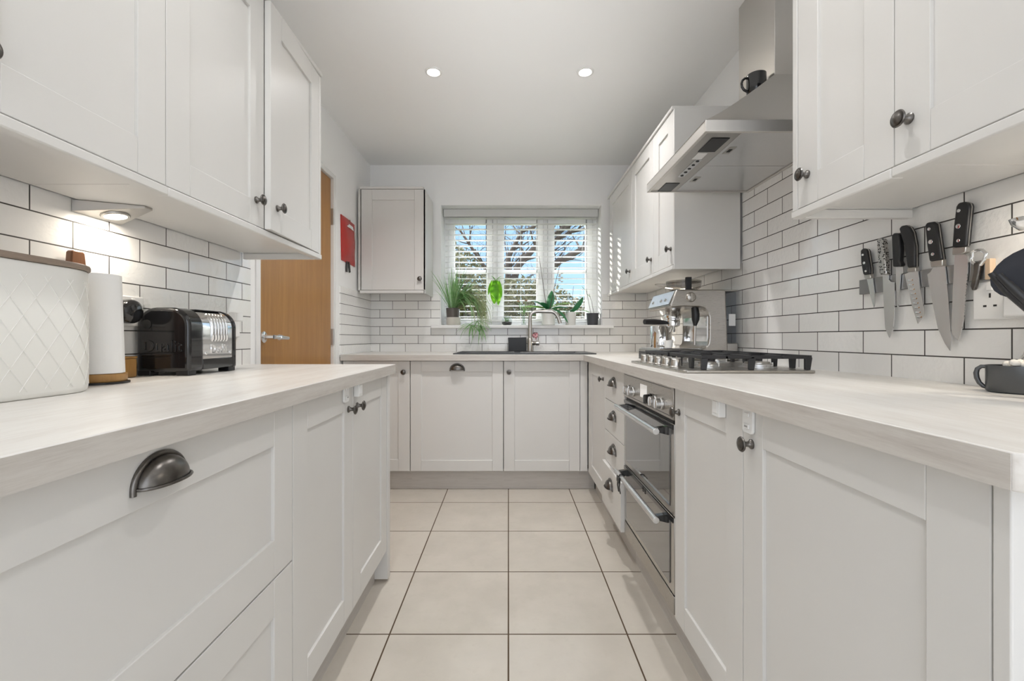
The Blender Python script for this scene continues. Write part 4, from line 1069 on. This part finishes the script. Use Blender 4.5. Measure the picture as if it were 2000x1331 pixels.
def pleaf(m, base, az, L_, w, lift, droop, n=9):
    p = Vector(base); d = Vector((math.cos(az)*math.cos(lift), math.sin(az)*math.cos(lift), math.sin(lift))); side = Vector((-math.sin(az),math.cos(az),0)); rows=[]
    for i in range(n+1):
        f = i/n; wd = w*(math.sin(PI*(f*.93+.05))**.7); nr = d.cross(side)
        rows.append([p-side*wd*.5-nr*wd*.16,p-side*wd*.25-nr*wd*.04,p.copy(),p+side*wd*.25-nr*wd*.04,p+side*wd*.5-nr*wd*.16])
        p = p+d*(L_/n); d = (d+Vector((0,0,-droop/n))).normalized()
    m.grid(rows)
oc = thing('orchid', 'orchid with dark strap leaves and two tall stakes in large white pot', 'plant', (.318,3.55,SZ))
MB().lathe([(0,0),(.045,0),(.052,.006),(.056,.125),(.052,.125),(.048,.02),(0,.02)],(0,0,0),'z',32).build('pot', M['whitepot'], oc)
MB().lathe([(.051,.113),(0,.117)],(0,0,0),'z',24).build('soil', M['soil'], oc)
m = MB()
for (az,L_,w,lf,dr_) in ((2.75,.18,.075,.95,1.3),(.25,.18,.085,.55,1.0),(1.0,.17,.07,1.3,.5),(-2.2,.14,.06,1.0,1.6),(-.45,.22,.075,.35,2.4),(3.5,.16,.065,.35,1.6)): pleaf(m,(0,0,.12),az,L_,w,lf,dr_)
m.build('leaves', M['orchid'], oc)
m = MB()
for (az,L_,lf,dr_) in ((2.9,.23,.15,.15),(.1,.22,.42,.5),(3.0,.21,.32,.5),(-.15,.19,.6,.9),(3.3,.17,-.25,.3),(3.25,.20,.22,.3)): pleaf(m,(.0,.01,.135),az,L_,.030,lf,dr_)
m.build('strap_leaves', M['lime'], oc)
m = MB(); m.tube([(-.012,.0,.115),(-.045,-.012,.34),(-.075,-.02,.545)],[.0028,.0022,.0018],6); m.tube([(.008,.0,.115),(.06,-.01,.36),(.110,-.02,.555)],[.0028,.0022,.0018],6)
m.build('stakes', M['twig'], oc)
m = MB()
for k in range(7): m.lathe([(0,-.006),(.010,-.002),(.012,.003),(0,.008)],(.098+.012*math.cos(k*2.1),.02+.008*math.sin(k*2.1),.35+.011*k),'z',10)
m.build('blossom', M['flowerwhite'], oc)
sp2 = thing('potted_plant', 'young plant with one broad dark leaf in small white pot', 'plant', (.494,3.545,SZ))
MB().lathe([(0,0),(.036,0),(.040,.005),(.043,.105),(.039,.105),(.036,.012),(0,.012)],(0,0,0),'z',28).build('pot', M['whitepot'], sp2)
MB().lathe([(.0385,.095),(0,.098)],(0,0,0),'z',20).build('soil', M['soil'], sp2)
m = MB()
for (az,L_,w,lf,dr_) in ((-.6,.16,.10,.95,.35),(2.8,.12,.036,.7,1.2),(1.2,.07,.025,.8,.7),(-2.4,.08,.022,.35,.8),(.1,.08,.018,.15,.7)): pleaf(m,(0,0,.1),az,L_,w,lf,dr_)
m.build('leaves', M['orchid'], sp2)
MB().tube([(0,0,.098),(.01,-.003,.2),(.024,-.004,.31)],.0013,5).build('stem', M['twig'], sp2)
sp3 = thing('potted_plant', 'dark grey pot with two bare thin stems at the right end of the sill', 'plant', (.668,3.54,SZ))
MB().lathe([(0,0),(.040,0),(.049,.092),(.050,.095),(.046,.095),(.038,.008),(0,.008)],(0,0,0),'z',28).build('pot', M['greypot'], sp3)
MB().lathe([(.045,.086),(0,.089)],(0,0,0),'z',20).build('soil', M['soil'], sp3)
m = MB(); m.tube([(-.012,0,.088),(-.035,0,.20),(-.05,-.006,.29)],.0018,5); m.tube([(.012,0,.088),(-.008,0,.19),(-.028,-.004,.25)],.0015,5)
m.build('stems', M['twig'], sp3)
m = MB(); pleaf(m,(-.05,-.006,.27),2.6,.06,.016,.9,.3); pleaf(m,(-.045,0,.25),.3,.04,.012,-.6,.3); pleaf(m,(-.02,0,.10),2.9,.07,.04,.7,.9)
m.build('leaves', M['spider'], sp3)

# ------------------------------------------------------------------ garden
gd = MB().box(-9,9,3.9,22,-.5,-.3).build('lawn', M['ground']); struct(gd)
def tree(name, label, X, Y, z0, H, seed, spread=.5, r0=.12, depth=5, lean=(0,0), limbs=()):
    R = random.Random(seed); m = MB()
    def br(p, d, L_, r, k):
        pts=[p]; rs=[r]; q=p.copy(); dd=d.copy()
        for i in range(4):
            dd=(dd+Vector((R.uniform(-1,1),R.uniform(-1,1),R.uniform(-.6,.8)))*.16).normalized(); q=q+dd*L_/4; pts.append(q.copy()); rs.append(r*(1-.11*(i+1)))
        m.tube(pts, rs, 6 if k>2 else 4, False)
        if k<=0: return
        for j in range(R.choice((2,3,3))):
            ax = Vector((R.uniform(-1,1),R.uniform(-1,1),R.uniform(-.3,.5))).normalized()
            nd=(dd*.75+ax*spread*1.15).normalized(); i = R.choice((2,3,4,4)); br(pts[i], nd, L_*R.uniform(.62,.82), rs[i]*R.uniform(.55,.72), k-1)
    if not limbs: br(Vector((0,0,0)), Vector((lean[0],lean[1],1)).normalized(), H, r0, depth)
    for pts,ra in limbs:
        pts = [Vector(p)-Vector((X,Y,z0)) for p in pts]; n = len(pts)
        m.tube(pts, [ra*(1-.6*i/(n-1)) for i in range(n)], 8)
        for i in range(1,n):
            for q in range(5):
                p = pts[i-1].lerp(pts[i], R.uniform(.1,1)); d = (pts[i]-pts[i-1]).normalized()
                br(p, (d*.6+Vector((R.uniform(-1,1),R.uniform(-1,1),R.uniform(-.3,1)))*.8).normalized(), R.uniform(.3,.6), ra*R.uniform(.18,.36), 3)
    t = thing(name, label, 'tree', (X,Y,z0)); m.build('branches', M['bark'], t); return t
Y7 = 8.2
tree('bare_tree','leafless tree outside whose thick limbs rise to the right across the middle and right panes', .1, Y7, -.3, 2, 5, .6, .16, 4, (0,0),
     [([(.1,Y7,-.3),(.12,Y7,1.0),(-.02,Y7,1.7),(.18,Y7,2.32),(.52,Y7,2.70),(1.1,Y7,3.05)],.10),
      ([(.12,Y7,1.0),(.5,Y7,1.9),(.84,Y7-.1,2.34),(1.42,Y7-.2,2.64),(2.0,Y7-.2,2.8)],.085),
      ([(-.02,Y7,1.7),(.0,Y7+.1,2.5),(.25,Y7+.2,3.0),(.9,Y7+.2,3.25)],.06),
      ([(.5,Y7,1.9),(.75,Y7+.1,2.75),(1.2,Y7+.2,3.0),(1.7,Y7+.2,3.1)],.055),
      ([(-.02,Y7,1.7),(-.5,Y7+.1,2.4),(-.9,Y7+.1,3.0)],.05)])
tree('bare_tree','leafless slender tree outside behind the top of the left window pane', -1.5, 9.8, -.3, 1.9, 23, .6, .12, 6, (.05,0))
def bush(name, label, X, Y, z0, rx, ry, rz, n, mat, seed, size=.07):
    R = random.Random(seed); m = MB()
    for k in range(n):
        while True:
            v = Vector((R.uniform(-1,1),R.uniform(-1,1),R.uniform(0,1)))
            if .25 < Vector((v.x,v.y,v.z*2-1)).length < 1: break
        c = Vector((v.x*rx, v.y*ry, v.z*rz))
        a = Vector((R.uniform(-1,1),R.uniform(-1,1),R.uniform(-1,1))).normalized(); b = a.cross(Vector((R.uniform(-1,1),R.uniform(-1,1),R.uniform(-1,1)))).normalized()
        s = size*R.uniform(.6,1.4)
        m.add([c-a*s, c+b*s*.32, c+a*s, c-b*s*.32],[(0,1,2,3)])
    t = thing(name, label, 'bush', (X,Y,z0)); m.build('foliage', mat, t, smooth=0, weld=False)
    MB().tube([(0,0,0),(.03,0,rz*.4),(-.02,.02,rz*.8)],[.06,.05,.02],8).build('trunk', M['bark'], t); return t
bush('evergreen_bush','tall olive evergreen outside the left window pane', -1.15, 7.4, -.3, 1.0, .8, 2.95, 20000, M['tree1'], 3, .045)
bush('evergreen_bush','dense dark evergreen outside the lower middle window pane', .25, 7.0, -.3, 1.15, .7, 2.25, 18000, M['tree1'], 4, .042)
bush('evergreen_bush','greyish shrub outside the lower right window pane', 1.45, 6.9, -.3, 1.1, .7, 2.0, 16000, M['tree2'], 6, .042)

# ------------------------------------------------------------------ light
W = bpy.data.worlds.new('sky'); SC.world = W; W.use_nodes = True
nt = W.node_tree; N_ = nt.nodes; bg = N_['Background']
tc = N_.new('ShaderNodeTexCoord'); sp_ = N_.new('ShaderNodeSeparateXYZ'); nt.links.new(tc.outputs['Generated'], sp_.inputs[0])
r1 = N_.new('ShaderNodeValToRGB'); e = r1.color_ramp.elements
e[0].position=.0; e[0].color=(.95,1.05,1.12,1); e[1].position=.45; e[1].color=(.32,.62,1.1,1); x_=e.new(.12); x_.color=(.55,.86,1.2,1); x_=e.new(.62); x_.color=(15,15.4,16,1)
nt.links.new(sp_.outputs[2], r1.inputs[0])
r2 = N_.new('ShaderNodeMapRange'); r2.inputs[1].default_value=-.15; r2.inputs[2].default_value=.25
nt.links.new(sp_.outputs[1], r2.inputs[0])
mx = N_.new('ShaderNodeMix'); mx.data_type='RGBA'; nt.links.new(r2.outputs[0], mx.inputs[0]); mx.inputs[6].default_value=(1.75,1.86,2.03,1); nt.links.new(r1.outputs[0], mx.inputs[7])
nt.links.new(mx.outputs[2], bg.inputs[0]); bg.inputs[1].default_value = 1.0
S = bpy.data.lights.new('sun','SUN'); S.energy = 6; S.angle = .01; S.color = (1,.95,.86)
so = bpy.data.objects.new('sun', S); COL.objects.link(so); so.rotation_euler = Vector((1,-.55,-.22)).to_track_quat('-Z','Y').to_euler(); so.location = (-6,8,5)

# ------------------------------------------------------------------ camera
cam = bpy.data.cameras.new('camera'); co_ = bpy.data.objects.new('camera', cam); COL.objects.link(co_)
co_.location = (0,0,1.0); co_.rotation_euler = (PI/2,0,0)
cam.sensor_width = 36; cam.lens = 871/2000*36; cam.shift_x = .0035; cam.shift_y = -.00275; cam.clip_start = .02
SC.camera = co_
SC.view_settings.view_transform = 'Standard'; SC.view_settings.look = 'None'; SC.view_settings.gamma = 1; SC.view_settings.use_curve_mapping = False
SC.view_settings.exposure = 0.16
cy = SC.cycles; cy.use_denoising = True; cy.max_bounces = 10; cy.diffuse_bounces = 6; cy.glossy_bounces = 5; cy.transparent_max_bounces = 24; cy.sample_clamp_indirect = 6
cy.caustics_reflective = True; cy.caustics_refractive = False
